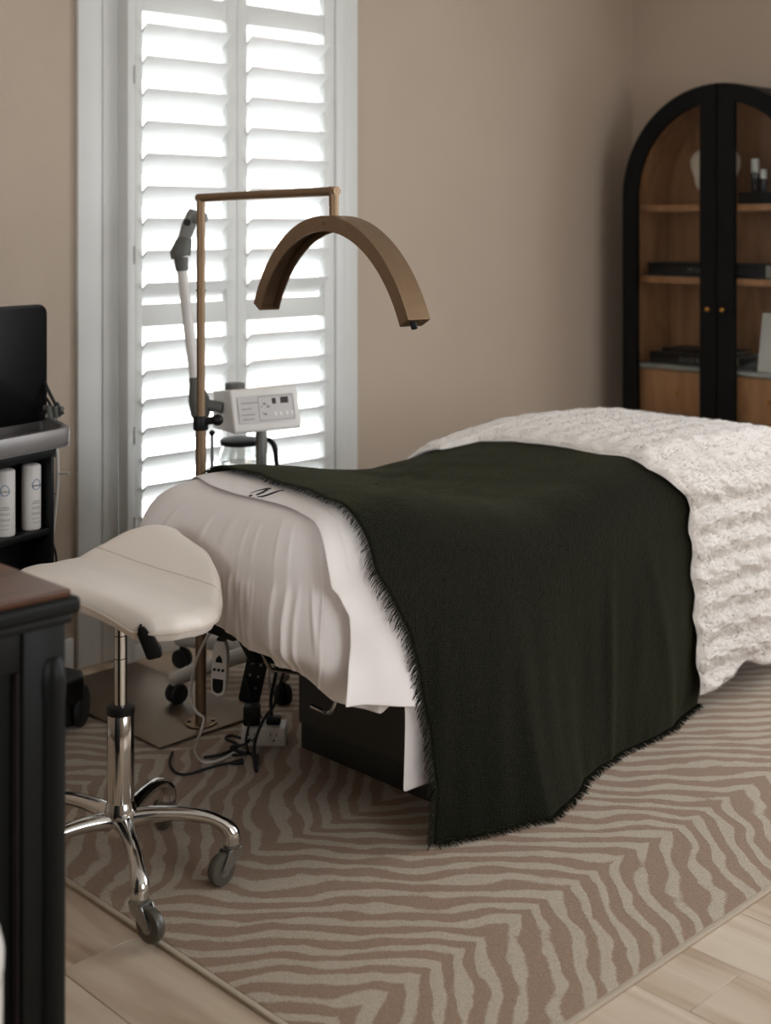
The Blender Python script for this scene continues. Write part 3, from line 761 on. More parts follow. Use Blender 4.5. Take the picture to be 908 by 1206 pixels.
def fur(parent, G, NRM, nx, ny, count, lmin, lmax, wid):
    G = np.array(G).reshape(ny+1, nx+1, 3)
    # geometric normals
    du = np.gradient(G, axis=1); dv = np.gradient(G, axis=0); N = np.cross(du, dv); N /= np.linalg.norm(N, axis=2, keepdims=True)+1e-9
    N0 = np.array(NRM).reshape(ny+1, nx+1, 3); N *= np.sign((N*N0).sum(2, keepdims=True)+1e-9)
    area = np.linalg.norm(np.cross(du, dv), axis=2)[:-1, :-1]; pr = area.ravel()/area.sum()
    wt = np.where(N[:-1, :-1, 2].ravel() > 0.75, 0.2, 1.0); pr = pr*wt; pr /= pr.sum()
    c = rng.choice(len(pr), count, p=pr); j = c//nx; i = c % nx
    fu, fv = rng.random(count)[:, None], rng.random(count)[:, None]
    bl = lambda A: (A[j, i]*(1-fu)+A[j, i+1]*fu)*(1-fv)+(A[j+1, i]*(1-fu)+A[j+1, i+1]*fu)*fv
    P = bl(G); n_ = bl(N); P = P - n_*0.0005
    t = rng.normal(size=(count, 3)); t -= n_*(t*n_).sum(1, keepdims=True); t /= np.linalg.norm(t, axis=1, keepdims=True)
    L = rng.uniform(lmin, lmax, count)[:, None]
    clump = np.stack([np.sin(P[:, 0]*55+P[:, 2]*40), np.cos(P[:, 1]*60+P[:, 0]*33), np.sin(P[:, 2]*70+1)], 1)
    d = n_ + 0.40*t + 0.22*clump + np.array([0, 0, -0.35]); d /= np.linalg.norm(d, axis=1, keepdims=True)
    side = np.cross(d, t); side /= np.linalg.norm(side, axis=1, keepdims=True)+1e-9
    V = np.empty((count, 3, 3)); V[:, 0] = P-side*wid; V[:, 1] = P+side*wid; V[:, 2] = P+d*L
    me = bpy.data.meshes.new('fur'); me.vertices.add(count*3); me.loops.add(count*3); me.polygons.add(count)
    me.vertices.foreach_set('co', V.astype(np.float32).ravel())
    me.loops.foreach_set('vertex_index', np.arange(count*3, dtype=np.int32))
    me.polygons.foreach_set('loop_start', np.arange(0, count*3, 3, dtype=np.int32))
    me.polygons.foreach_set('loop_total', np.full(count, 3, dtype=np.int32))
    me.materials.append(M['fur']); me.update(); me.validate()
    me.polygons.foreach_set('use_smooth', [True]*count)
    me.normals_split_custom_set_from_vertices(np.repeat(n_*0.45+bl(N0)*0.55, 3, axis=0).tolist())
    o = bpy.data.objects.new('fur', me); COL.objects.link(o); o.parent = parent; o['kind'] = 'stuff'
    return o
fur(fleece, gv, gn, NX, NS, 45000, 0.005, 0.0105, 0.0008)

# ------------------------------------------------------------------ saddle stool
SX, SYY = 1.628, 2.50
stool = thing('saddle_stool', 'cream vinyl saddle stool on a chrome five-star base with castors', 'stool', (SX, SYY, RZ))
U0, U1 = -.185, .170
CXS, CYS = 1.693, 2.541
def seat_half(u):        # half width along y, from the front edge to the raised rear
    return float(np.interp(u, [-.185, -.17, -.13, -.07, 0.0, .06, .11, .145, .163, .170], [.15, .20, .232, .243, .232, .198, .152, .105, .055, .02]))
def seat_z(u, t):        # t -1..1 across
    z = float(np.interp(u, [-.185, -.10, -.03, .03, .08, .12, .17], [.674, .670, .662, .664, .690, .716, .736]))
    return z - 0.016*abs(t)**2.2*(1-0.4*sstep(0, .17, u)) + 0.024*t
NU, NT = 44, 32
tv, bv = [], []
for i in range(NU+1):
    q = i/NU; u = U0 + (U1-U0)*(0.5-0.5*math.cos(PI*q))
    for j in range(NT+1):
        t = math.sin((2*j/NT-1)*PI/2)
        hw = seat_half(u); y = hw*t
        eu = min(u-U0, U1-u); ee = max(0.0, min(eu, hw*(1-abs(t))*1.3))
        rd = edge_drop(ee, 0.035, 0.026)
        z = seat_z(u, t) - rd
        ub = u*0.93+0.003; yb = y*0.93
        tv.append((CXS+u, CYS+y, z)); bv.append((CXS+ub, CYS+yb, seat_z(u, t) - 0.056 + rd*0.35 - 0.004*(1-abs(t))))
ROT = math.radians(15); cR, sR = math.cos(ROT), math.sin(ROT)
def srot(p): dx, dy = p[0]-CXS, p[1]-CYS; return (CXS+cR*dx-sR*dy, CYS+sR*dx+cR*dy, p[2])
tv = [srot(p) for p in tv]; bv = [srot(p) for p in bv]
vs = tv+bv; o_ = len(tv); fs = []
idx = lambda i, j: i*(NT+1)+j
for i in range(NU):
    for j in range(NT):
        fs += [(idx(i,j), idx(i+1,j), idx(i+1,j+1), idx(i,j+1)), (o_+idx(i,j), o_+idx(i,j+1), o_+idx(i+1,j+1), o_+idx(i+1,j))]
rim = [idx(i,0) for i in range(NU+1)]+[idx(NU,j) for j in range(1,NT+1)]+[idx(i,NT) for i in range(NU-1,-1,-1)]+[idx(0,j) for j in range(NT-1,0,-1)]
for k in range(len(rim)): a, c = rim[k], rim[(k+1) % len(rim)]; fs.append((a, c, o_+c, o_+a))
b = MB(); b.add(vs, fs); seat = b.build('seat', 'vinyl', stool, sharp=75)
b = MB(); loop = [Vector(tv[k]) + Vector((0, 0, -0.002)) for k in rim]
b.tube(loop + [loop[0]], 0.0032, 6, cap=False)
pts = []
for t in np.linspace(-.97, .97, 24):
    u = .060 - 0.012*math.cos(t*2); pts.append((CXS+u, CYS+seat_half(u)*t, seat_z(u, t) - edge_drop(seat_half(u)*(1-abs(t))*1.3, .035, .026) + .0004))
b.tube([srot(p) for p in pts], 0.0014, 5)
b.build('piping', 'vinyl_seam', seat)
cz = T_((SX, SYY, 0))
MB().lathe([(.014,.36),(.014,.612)], 20, cz).build('gas_rod', 'chrome', stool)
b = MB()
for z in (.50, .55): b.lathe([(.0143,z),(.0143,z+.002)], 16, cz)
b.build('rod_mark', 'black_plastic', stool, split=True)
MB().lathe([(.029,.16),(.030,.30),(.029,.388),(.026,.392)], 28, cz).build('column', 'chrome', stool)
MB().lathe([(.0305,.380),(.031,.386),(.031,.394),(.024,.397),(.015,.397)], 28, cz).build('column_collar', 'black_plastic', stool)
b = MB(); b.lathe([(.03,.595),(.034,.612),(.034,.618)], 20, cz); b.box(SX-.02, SX+.16, 2.46, 2.58, .603, .612)
b.build('seat_bracket', 'black_plastic', stool, bevel=.003)
b = MB()
Tl = frame(at(167, 741, 2.76), RT, (0, 0, -1), -FW*-1)
kx = 2.76/F_PX
b.prism([(x*kx, y*kx) for x, y in ((-4,-3),(3,-4),(14,8),(23,22),(24,31),(22,33),(9,36),(6,34),(-5,6))], -.007, .007, Tl)
b.build('height_lever', 'black_plastic', stool, bevel=.003)
b = MB(); b.tube([(SX+.02, SYY-.02, .606), tuple(at(167, 738, 2.76))], .006, 8); b.build('lever_rod', 'black_plastic', stool)
MB().lathe([(.026,.118),(.034,.122),(.037,.14),(.037,.164),(.032,.180),(.029,.190)], 28, cz).build('hub', 'chrome', stool)
def stool_leg(ang, i):
    A = T_((SX, SYY, 0), ang)
    b = MB(); path = [(.02,0,.148),(.06,0,.156),(.12,0,.158),(.18,0,.151),(.218,0,.137),(.240,0,.116),(.243,0,.093)]
    pts = catmull([Vector(p) for p in path], 4)
    # flattened arm: wider than tall near hub
    n = 12; vs = []; k = len(pts)
    for ii, p in enumerate(pts):
        t = (pts[min(ii+1,k-1)]-pts[max(ii-1,0)]).normalized(); up = t.cross(Vector((0,1,0))) * -1
        q = ii/(k-1); rw = float(np.interp(q, [0,.3,.65,.85,1], [.024,.017,.0145,.020,.021])); rh = float(np.interp(q, [0,.3,.65,.85,1], [.021,.0155,.013,.019,.021]))
        for j in range(n):
            a = 2*PI*j/n; vs.append(p + Vector((0,1,0))*rw*math.cos(a) + up*rh*math.sin(a))
    f = [(ii*n+j, ii*n+(j+1)%n, (ii+1)*n+(j+1)%n, (ii+1)*n+j) for ii in range(k-1) for j in range(n)] + [tuple(range(n)), tuple((k-1)*n+j for j in range(n))]
    b.add(vs, f, A); leg = b.build('leg', 'chrome', stool, sharp=60)
    sw = (0.55, -2.3, 0.9, 2.0, 1.2)[i]
    C = A @ T_((.243, 0, 0), sw)
    b = MB(); b.lathe([(.017,.082),(.019,.085),(.019,.093)], 16, C)
    for sd in (-1, 1):
        Q = C @ T_((0, sd*.0145, 0)) @ frame((0,0,0), (1,0,0), (0,0,1), (0,-1,0))
        b.prism([(-.018,.082),(.022,.082),(.040,.050),(.041,.042),(.034,.037),(.026,.039),(-.012,.064)], -.0012, .0012, Q)
    b.box(-.018, .020, -.0145, .0145, .079, .083, C)
    fk = b.build('caster_fork', 'steel', stool)
    b = MB(); Wm = C @ Matrix.Translation((.031, 0, RZ+.035)) @ Matrix.Rotation(PI/2, 4, 'X')
    b.lathe([(.012,-.010),(.027,-.011),(.033,-.0095),(.035,-.005),(.035,.005),(.033,.0095),(.027,.011),(.012,.010)], 32, Wm)
    wh = b.build('caster_wheel', 'wheel', stool)
    b = MB(); b.lathe([(.005,-.0165),(.005,.0165)], 10, Wm)
    b.lathe([(.015,-.0118),(.015,.0118)], 14, Wm)
    b.build('axle', 'black_plastic' if False else 'steel', wh)
A0 = math.radians(-114)
for i in range(5): stool_leg(A0 + i*2*PI/5, i)

# ------------------------------------------------------------------ arched task lamp
PX, PY = 2.297, 3.113
lamp = thing('arch_lamp', 'bronze floor lamp with half-moon arch head over the bed', 'lamp', (PX, PY, RZ))
PZ = RZ + .004
MB().box(2.11, 2.47, 3.05, 3.70, PZ, PZ+.006).build('base_plate', 'plate', lamp, bevel=.0015)
b = MB(); cl = T_((PX, PY, 0)); b.lathe([(.046,PZ+.0065),(.047,PZ+.009),(.046,PZ+.011),(.016,PZ+.011)], 32, cl)
fgp = b.build('flange', 'bronze', lamp)
b = MB()
for k in range(4):
    a = math.radians(45+90*k+10); b.lathe([(.006,PZ+.0112),(.006,PZ+.0135)], 8, T_((PX+.034*math.cos(a), PY+.034*math.sin(a), 0)))
b.build('bolt', 'black_plastic', fgp, split=True)
MB().lathe([(.0155,PZ+.011),(.0155,.88)], 20, cl).build('lower_pole', 'bronze', lamp)
ZTOP = 1.528
b = MB(); b.tube([(PX,PY,.88),(PX,PY,ZTOP)], .0122, 16); b.build('upper_pole', 'bronze', lamp)
AXc, AYc = 2.30, 2.547
b = MB(); b.tube([(PX, PY+.0122, ZTOP), (AXc, AYc-.0122, 1.537)], .0122, 16); b.build('crossbar', 'bronze', lamp)
b = MB(); b.tube([(AXc,AYc,1.549),(AXc,AYc,1.497)], .0128, 16); b.tube([(AXc,AYc,1.495),(AXc,AYc,1.47)], .0122, 16); b.tube([(AXc,AYc,1.497),(AXc,AYc,1.495)], .011, 12)
b.build('swivel', 'bronze', lamp)
b = MB()
for sgn in (-1, 1): b.ball(.0035, (PX+sgn*.0125*RT.x, PY+sgn*.0125*RT.y, 1.262), n=6)
b.build('set_screw', 'steel', lamp, split=True)
b = MB(); b.lathe([(.021,.862),(.022,.866),(.022,.898),(.020,.902),(.012,.902)], 20, cl)
b.tube([(PX,PY,.885), (PX+RT.x*.045-.01, PY+RT.y*.045-.01, .892)], .011, 12); b.ball(.017, (PX+RT.x*.05-.012, PY+RT.y*.05-.012, .893), (1,1,1), 8)
b.build('clamp_collar', 'black_plastic', lamp, label='black clamp with knob')
uA = Vector((-.205, -.979, 0)).normalized(); nA = Vector((.979, -.205, 0)).normalized()
ARC_R, ARC_T, ARC_W, HA = .440, .040, .062, math.radians(63.5)
AC = Vector((AXc, AYc, 1.474-ARC_R))
def arch_ring(r0, r1, w0, w1, h0, h1, k=48):
    vs, f = [], []
    for i in range(k+1):
        a = h0+(h1-h0)*i/k; rad = uA*math.sin(a)+Vector((0,0,math.cos(a)))
        for r, w in ((r0,w0),(r1,w0),(r1,w1),(r0,w1)): vs.append(AC + rad*r + nA*w)
    for i in range(k):
        for j in range(4): f.append((i*4+j, i*4+(j+1)%4, i*4+4+(j+1)%4, i*4+4+j))
    f += [(0,1,2,3), tuple(k*4+j for j in (3,2,1,0))]
    return vs, f
b = MB()
hw = ARC_W/2
b.add(*arch_ring(ARC_R-.004, ARC_R, -hw, hw, -HA, HA)); b.add(*arch_ring(ARC_R-ARC_T, ARC_R-.004, -hw, -hw+.004, -HA, HA)); b.add(*arch_ring(ARC_R-ARC_T, ARC_R-.004, hw-.004, hw, -HA, HA))
for sg in (-1, 1):
    h = sg*HA; b.add(*arch_ring(ARC_R-ARC_T, ARC_R, -hw, hw, h-sg*.008, h, 1))
head = b.build('arch_head', 'bronze', lamp, bevel=0.0)
b = MB(); b.add(*arch_ring(ARC_R-.016, ARC_R-.006, -hw+.005, hw-.005, -HA+.01, HA-.01)); b.build('inner_channel', 'bronze_dark', head)
b = MB(); rad = uA*math.sin(HA)+Vector((0,0,math.cos(HA))); tn = uA*math.cos(HA)-Vector((0,0,math.sin(HA)))
pe = AC + rad*(ARC_R-.014) - nA*.01; b.tube([pe, pe+tn*.016], .008, 10); b.build('switch', 'black_plastic', head)
b = MB(); b.lathe([(.006,0),(.006,.001)], 14, frame(AC+Vector((0,0,ARC_R-.02))-nA*(hw+.0002), uA, (0,0,1), -nA)); b.build('rivet', 'bronze_dark', head)

# ------------------------------------------------------------------ facial steamer
ST = Vector((2.655, 3.281, 0))
stm = thing('facial_steamer', 'grey and white facial steamer with glass water jug beside the lamp', 'steamer', (ST.x, ST.y, RZ))
b = MB(); b.tube([(ST.x,ST.y,.13),(ST.x,ST.y,.82)], .0185, 20); b.build('column', 'steel', stm)
MB().lathe([(.05,.085),(.055,.10),(.045,.135),(.024,.15)], 24, T_(ST)).build('base_hub', 'leg_plastic', stm)
for k, a in enumerate((178, 106, 34, -38, -110)):
    a = math.radians(a); L_ = .315 if k != 4 else .20
    d = Vector((math.cos(a), math.sin(a), 0)); pz = .018 if k == 0 else 0.003
    b = MB(); b.tube([ST+Vector((0,0,.115)), ST+d*L_*.5+Vector((0,0,.108)), ST+d*L_+Vector((0,0,.095)), ST+d*(L_+.02)+Vector((0,0,.09))], [.026,.024,.021,.012], 12, smooth=3)
    leg = b.build('leg', 'leg_plastic', stm)
    c = ST+d*L_
    b = MB(); sd = Vector((-d.y, d.x, 0)); 
    for q in (-1, 1):
        b.lathe([(.008,-.009),(.026,-.009),(.030,-.004),(.030,.006),(.026,.009),(.008,.009)], 20, frame(c+sd*.012*q+Vector((0,0,.036+pz-.003)), d, (0,0,1), None))
    b.tube([c+Vector((0,0,.04)), c+Vector((0,0,.085))], .008, 8)
    b.build('caster', 'black_rubber', leg)
rB = Vector((math.cos(math.radians(-10.7)), math.sin(math.radians(-10.7)), 0)); nB = Vector((-rB.y, rB.x, 0))   # nB = back direction
BC = ST - rB*.018 - nB*.006
Tb = frame((BC.x, BC.y, 0), rB, nB, (0,0,1))
side = [(-.075,.812),(.075,.812),(.075,.93),(-.045,.945),(-.075,.826)]     # (back, z)
Tside = Tb @ frame((0,0,0), (0,1,0), (0,0,1), (1,0,0))
bodyS = MB().prism(side, -.118, .118, Tside).build('control_box', 'white_plastic', stm, bevel=.007, seg=3)
p0 = Vector((0, -.0752, .833)); p1 = Vector((0, -.0485, .938)); up = (p1-p0).normalized(); nn = Vector((1,0,0)).cross(up)
Tp = Tb @ frame(p0+(p1-p0)*0.47+nn*.0006, (1,0,0), up, nn)
MB().prism(rrect(.196,.084,.004), 0, .0009, Tp).build('control_panel', 'panel_grey', bodyS)
b = MB(); b.ringprism(rrect(.124,.076,.006,cx=.033), rrect(.121,.073,.005,cx=.033), .0009, .0014, Tp)
for k, (y, w) in enumerate(((.020,.06),(.002,.035),(-.016,.045),(-.030,.04))): b.box(-.088, -.088+w, y-.0012, y+.0012, .0009, .0013, Tp)
for x, y in ((-.012,.014),(-.012,-.018),(.0,.005)): b.box(x, x+.010, y-.003, y+.003, .0009, .0012, Tp)
b.build('panel_print', 'print_grey', bodyS, kind='stuff')
b = MB(); b.box(.020,.034,.012,.030,.0009,.0015,Tp); b.box(.050,.078,.012,.032,.0009,.0015,Tp)
b.lathe([(.002,.0009),(.002,.0014)], 8, Tp @ T_((-.018,.006,0))); b.lathe([(.002,.0009),(.002,.0014)], 8, Tp @ T_((-.015,-.014,0)))
b.build('display', 'display', bodyS, split=True)
for x in (.028, .046, .068, .086):
    MB().lathe([(.007,.0009),(.0065,.002),(.002,.0026)], 14, Tp @ T_((x,-.02,0))).build('button', 'white_plastic', bodyS)
MB().lathe([(.030,.936),(.031,.940),(.031,.956),(.028,.958)], 28, Tb @ T_((-.070,.015,0))).build('top_cap', 'dark_grey_plastic', stm)
JC = ST + Vector((.0, .105, 0))
Tj = T_(JC)
jug = MB().lathe([(.02,.640),(.045,.640),(.062,.652),(.068,.685),(.068,.715),(.060,.745),(.056,.752),(.053,.750),(.056,.742),(.0645,.713),(.0645,.686),(.059,.655),(.044,.6435),(.02,.6435)], 32, Tj).build('water_jug', 'glass', stm)
MB().lathe([(.0005,.6445),(.043,.6445),(.058,.656),(.0635,.682),(.0635,.690),(.0005,.690)], 32, Tj).build('water', 'water', jug)
MB().lathe([(.058,.748),(.0665,.748),(.067,.751),(.067,.762),(.062,.765),(.02,.768)], 32, Tj).build('jug_collar', 'black_plastic', jug)
hd = Vector((RT.x, RT.y, 0))
b = MB(); b.tube([JC+hd*.06+Vector((0,0,.757)), JC+hd*.088+Vector((0,0,.762)), JC+hd*.108+Vector((0,0,.742)), JC+hd*.114+Vector((0,0,.70)), JC+hd*.117+Vector((0,0,.672))], [.008,.008,.009,.008,.007], 10, smooth=5)
b.build('jug_handle', 'black_plastic', jug)
b = MB()
q = ST + (-RT)*.125 + Vector((0, .05, 0)); b.tube([q+Vector((0,0,.50)), q+Vector((0,0,.79))], .0055, 10); q2 = ST + RT*.045 + Vector((0,.05,0)); b.tube([q2+Vector((0,0,.50)), q2+Vector((0,0,.80))], .005, 10)
b.build('guide_rod', 'steel', stm, split=True)
MB().ball(.010, tuple(q+Vector((0,0,.79))), n=8).build('rod_cap', 'black_plastic', stm)
# steam arm, traced in its own vertical plane beside the control box
DA = 4.13
b = MB(); b.tube([at(237,497,DA), at(236,487,DA), at(234,470,DA), at(231,455,DA), at(230,444,DA)], [.016,.031,.033,.022,.019], 16, smooth=4)
b.tube([at(240,476,DA), Tb @ Vector((-.12,.0,.885))], .018, 12); b.build('arm_joint', 'dark_grey_plastic', stm)
b = MB(); b.tube([at(230,450,DA), at(214,314,DA)], .0165, 14); b.build('arm_tube', 'white_plastic', stm)
b = MB(); b.tube([at(214.5,319,DA), at(213,303,DA)], [.0195,.0225], 14); b.tube([at(213,303,DA), at(212,299,DA), at(216,287,DA), at(219,279,DA)], [.031,.033,.027,.020], 14)
b.build('elbow', 'dark_grey_plastic', stm)
b = MB(); b.tube([at(216,284,DA), at(222,266,DA), at(227,253,DA), at(229,247,DA)], [.019,.022,.021,.015], 14); b.tube([at(228,258,DA), at(241,256,DA-.03)], [.02,.016], 12)
nozz = b.build('nozzle', 'grey_plastic', stm)
b = MB(); c = at(220.5,262,DA-.022); b.lathe([(.0001,0),(.011,0),(.011,.003),(.0001,.003)], 16, frame(c, RT, (0,0,1), -FW)); b.build('nozzle_hole', 'black_plastic', nozz)

# ------------------------------------------------------------------ power blocks, handset, cords
def unit(v): return Vector(v).normalized()
pb = thing('power_block', 'white surge outlet block on the rug against the bed pedestal', 'power strip', (2.345, 2.885, RZ), math.atan2(-.698, .716))
MB().box(-.062,.062,-.022,.05,0,.052).build('housing', 'white_plastic', pb, bevel=.006, seg=3, world=False)
b = MB()
for x in (-.032, .028):
    for dx, dz, w, h in ((-.010,.031,.0022,.008),(.007,.031,.0022,.008)): b.box(x+dx, x+dx+w, -.0226, -.0215, dz, dz+h)
    b.lathe([(.003,0),(.003,.001)], 10, T_((x, -.0216, .018), 0, PI/2))
b.build('socket_slot', 'black_plastic', pb, world=False, split=True)
pg = thing('power_plug', 'black plug pushed into the top of the white outlet block', 'plug', (2.345, 2.885, RZ+.0525), math.atan2(-.698, .716))
MB().box(.005,.045,-.005,.03,0.0,.022).build('plug_body', 'black_plastic', pg, bevel=.006, seg=2, world=False)
b = MB(); b.tube([(.02,.012,.02),(.018,.01,.07),(.03,.0,.13),(.045,-.01,.22),(.05,.0,.30)], .005, 8, smooth=5); b.build('cable', 'black_rubber', pg, world=False)
ad = thing('power_adapter', 'black adapter standing on the left of the white outlet block', 'adapter', (2.345, 2.885, RZ+.0525), math.atan2(-.698, .716))
MB().box(-.058,-.012,-.012,.03,0.0,.055).build('adapter_body', 'black_plastic', ad, bevel=.006, seg=2, world=False)
b = MB(); b.tube([(-.035,-.012,.03),(-.045,-.05,-.02),(-.04,-.075,-.046),(-.08,-.085,-.05)], .004, 8, smooth=5)
b.build('cable', 'black_rubber', ad, world=False)
# hanging black power strip
hs = at(301, 790, 3.82)
hp = thing('hanging_power_strip', 'black multi-outlet power strip hanging under the bed head', 'power strip', tuple(at(297, 826, 3.82)))
yax = unit(RT*.22 + Vector((0,0,1))); xax = unit(RT - yax*RT.dot(yax)); zax = xax.cross(yax)
Th = frame(at(301, 789, 3.82), xax, yax, zax)
hb = MB().prism(rrect(.062,.185,.012), -.018, .018, Th).build('housing', 'black_plastic', hp, bevel=.004)
b = MB()
for k in range(4):
    for sx in (-.012, .012): b.lathe([(.0035,0),(.0035,.001)], 8, Th @ T_((sx, -.045+.034*k, .018)))
b.build('socket_hole', 'steel', hp, split=True)
b = MB(); b.tube([Th @ Vector((0,.09,0)), Th @ Vector((.0,.14,.0)), at(312, 742, 3.75)], .005, 8); b.tube([Th @ Vector((-.025,-.05,.01)), at(289,800,3.78), at(296,826,3.78), at(308,845,3.75)], .0035, 8, smooth=5)
b.build('cable', 'black_rubber', hp, split=True)
# white handset
rem = thing('bed_handset', 'white remote handset with dark buttons hanging on a white cord', 'remote', tuple(at(258, 818, 3.55)))
yax = unit(RT*.05 + Vector((0,0,1))); xax = unit(RT*.9 - FW*.25); xax = unit(xax - yax*xax.dot(yax)); zax = xax.cross(yax)
Tr = frame(at(259.5, 785, 3.55), xax, yax, zax)
hs_ = [(-.013,-.074),(0,-.078),(.013,-.074),(.020,-.062),(.022,-.03),(.022,.03),(.019,.055),(.012,.070),(-.012,.070),(-.019,.055),(-.022,.03),(-.022,-.03),(-.020,-.062)]
hb = MB().prism(hs_, -.011, .011, Tr).build('handset_body', 'white_plastic', rem, bevel=.005, seg=3)
b = MB(); b.prism([(-.010,.014),(.010,.014),(.008,.024),(0,.034),(-.008,.024)], .0112, .0128, Tr); b.build('arrow_button', 'black_plastic', hb)
for x in (-.012, 0, .012): MB().lathe([(.0042,.0112),(.0038,.013)], 12, Tr @ T_((x,-.006,0))).build('button', 'black_plastic', hb)
MB().prism([(-.015,-.03),(.015,-.03),(.015,-.055),(.011,-.064),(0,-.068),(-.011,-.064),(-.015,-.055)][::-1], .0112, .0122, Tr).build('dark_plate', 'black_plastic', hb)
MB().prism(rrect(.022,.010,.003,cy=.073), -.008, .008, Tr).build('strain_relief', 'black_plastic', hb)
def ground_pt(px, py, z=RZ+.004):
    d = F_PX*(EYE-z)/(py-HORIZON); return at(px, py, d)
def cord(name, label, pts, r, m):
    b = MB(); b.tube(pts, r, 8, smooth=8); o = b.build(name, m); return finish(o, name, label, 'cord')
cord('white_power_cord', 'white cord looping down past the lamp pole to the rug',
     [at(262, 752, 3.56), at(250, 745, 3.56), at(240, 757, 3.57), at(229, 785, 3.6), at(224, 820, 3.62), at(231, 838, 3.6), at(240, 846, 3.6), at(236, 862, 3.55), ground_pt(229, 884), ground_pt(238, 897), ground_pt(256, 896), ground_pt(276, 887)], .004, 'white_cord')
cord('black_power_cord', 'thin black cord curving over the rug in front of the lamp plate',
     [ground_pt(203, 886), ground_pt(200, 898), ground_pt(206, 909), ground_pt(220, 912), ground_pt(244, 905), ground_pt(262, 900), ground_pt(276, 898)], .0035, 'black_rubber')
cord('coiled_black_cord', 'tangled black cord lying left of the white outlet block',
     [ground_pt(240, 892), ground_pt(262, 888), ground_pt(280, 878), ground_pt(266, 870), ground_pt(272, 866), ground_pt(284, 869), ground_pt(294, 866, .03), ground_pt(290, 876, .03), ground_pt(272, 880, .02), ground_pt(284, 886), ground_pt(297, 889), ground_pt(302, 908), ground_pt(300, 895, .02), ground_pt(300, 870, .04)], .004, 'black_rubber')
cp = thing('cord_connector', 'black plug end of the thin cord lying on the rug', 'plug', tuple(ground_pt(281, 897, RZ)))
b = MB(); b.tube([ground_pt(274, 898.5, RZ+.008), ground_pt(286, 896.5, RZ+.008)], [.006, .009], 10); b.build('connector_body', 'black_rubber', cp)
cord('white_hanging_cord', 'white cable looped under the bed beside the black power strip',
     [at(284, 752, 3.72), at(289, 766, 3.7), at(300, 778, 3.7), at(318, 782, 3.7), at(317, 800, 3.72), at(320, 815, 3.74), at(325, 800, 3.74), at(323, 782, 3.72)], .004, 'white_cord')
cord('black_mains_cord', 'black cable running from the bed pedestal to the white outlet block',
     [at(336, 786, 3.62), at(328, 812, 3.62), at(322, 832, 3.62), at(312, 845, 3.62), at(304, 862, 3.63), ground_pt(299, 884, .03), ground_pt(301, 906), ground_pt(303, 890, .02)], .0042, 'black_rubber')

# ------------------------------------------------------------------ skin treatment machine on the left
r_ = Vector((math.cos(math.radians(14.6)), math.sin(math.radians(14.6)), 0)); k_ = Vector((-r_.y, r_.x, 0))   # k_ points to the wall
B0 = Vector((1.982, 3.444, 0))
mach = thing('facial_machine', 'black facial treatment machine with screen and grey tray by the wall', 'machine', (1.78, 3.5, 0.012), math.radians(14.6))
Tm = frame(B0, r_, k_, (0,0,1))
mbx = MB(); mbx.box(-.52, -.0, .035, .26, .16, .815, Tm)
mbx.box(-.014, 0, -.045, .035, .30, .815, Tm); mbx.box(-.52, -.506, -.045, .035, .30, .815, Tm); mbx.box(-.52, 0, -.045, .035, .785, .815, Tm)
mbx.build('body', 'black_plastic', mach, bevel=.004)
MB().box(-.506, -.014, -.04, .035, .565, .585, Tm).build('bottle_ledge', 'black_plastic', mach, bevel=.003)
MB().prism([(-.55,-.12),(.04,-.12),(.08,-.08),(.06,.26),(-.55,.26)], .085, .16, Tm).build('base', 'black_plastic', mach, bevel=.012, seg=3)
for x, y in ((.055,-.075), (-.5,-.08), (.03,.22), (-.5,.22)):
    b = MB(); 
    for q in (-1, 1): b.lathe([(.01,-.012),(.05,-.012),(.058,-.005),(.058,.008),(.05,.012),(.01,.012)], 24, Tm @ T_((x, y, .060)) @ Matrix.Rotation(PI/2, 4, 'X') @ Matrix.Rotation(.5, 4, 'Y') @ T_((0,0,.016*q)))
    b.tube([Tm @ Vector((x,y,.06)), Tm @ Vector((x,y,.10))], .016, 10)
    b.build('caster', 'black_rubber', mach)
# tray
Pt = Vector((2.0, 3.32)); Qt = Vector((2.08, 3.59)); r2 = Vector((r_.x, r_.y))
def rpoly(pts, rad, n=6):
    out = []; k = len(pts)
    for i in range(k):
        p = Vector(pts[i]); a = (Vector(pts[i-1])-p).normalized(); c = (Vector(pts[(i+1) % k])-p).normalized()
        p0, p1 = p+a*rad, p+c*rad
        for j in range(n+1):
            t = j/n; out.append(tuple((p0*(1-t)+p*t)*(1-t) + (p*(1-t)+p1*t)*t))
    return out
def inset(poly, d):
    out = []; k = len(poly)
    for i in range(k):
        a, c = Vector(poly[i-1]), Vector(poly[(i+1) % k]); t = (c-a).normalized(); out.append((poly[i][0]-t.y*d, poly[i][1]+t.x*d))
    return out
tp = rpoly([tuple(Pt-r2*.56), tuple(Pt), tuple(Qt), tuple(Qt-r2*.62)], .03)
ti = rpoly([tuple(Pt-r2*.54+Vector((.0,.014))), tuple(Pt+Vector((-.014,.016))), tuple(Qt+Vector((-.02,-.012))), tuple(Qt-r2*.60+Vector((0,-.012)))], .05)
b = MB(); b.ringprism(tp, ti, .829, .879); b.prism(tp, .826, .840)
tray = b.build('tray', 'tray', mach, bevel=.0025)
MB().lathe([(.0001,0),(.018,.001),(.022,.006),(.012,.010),(.0001,.010)], 16, T_((Pt.x-.11, Pt.y+.06, .8402))).build('tray_insert', 'steel', tray)
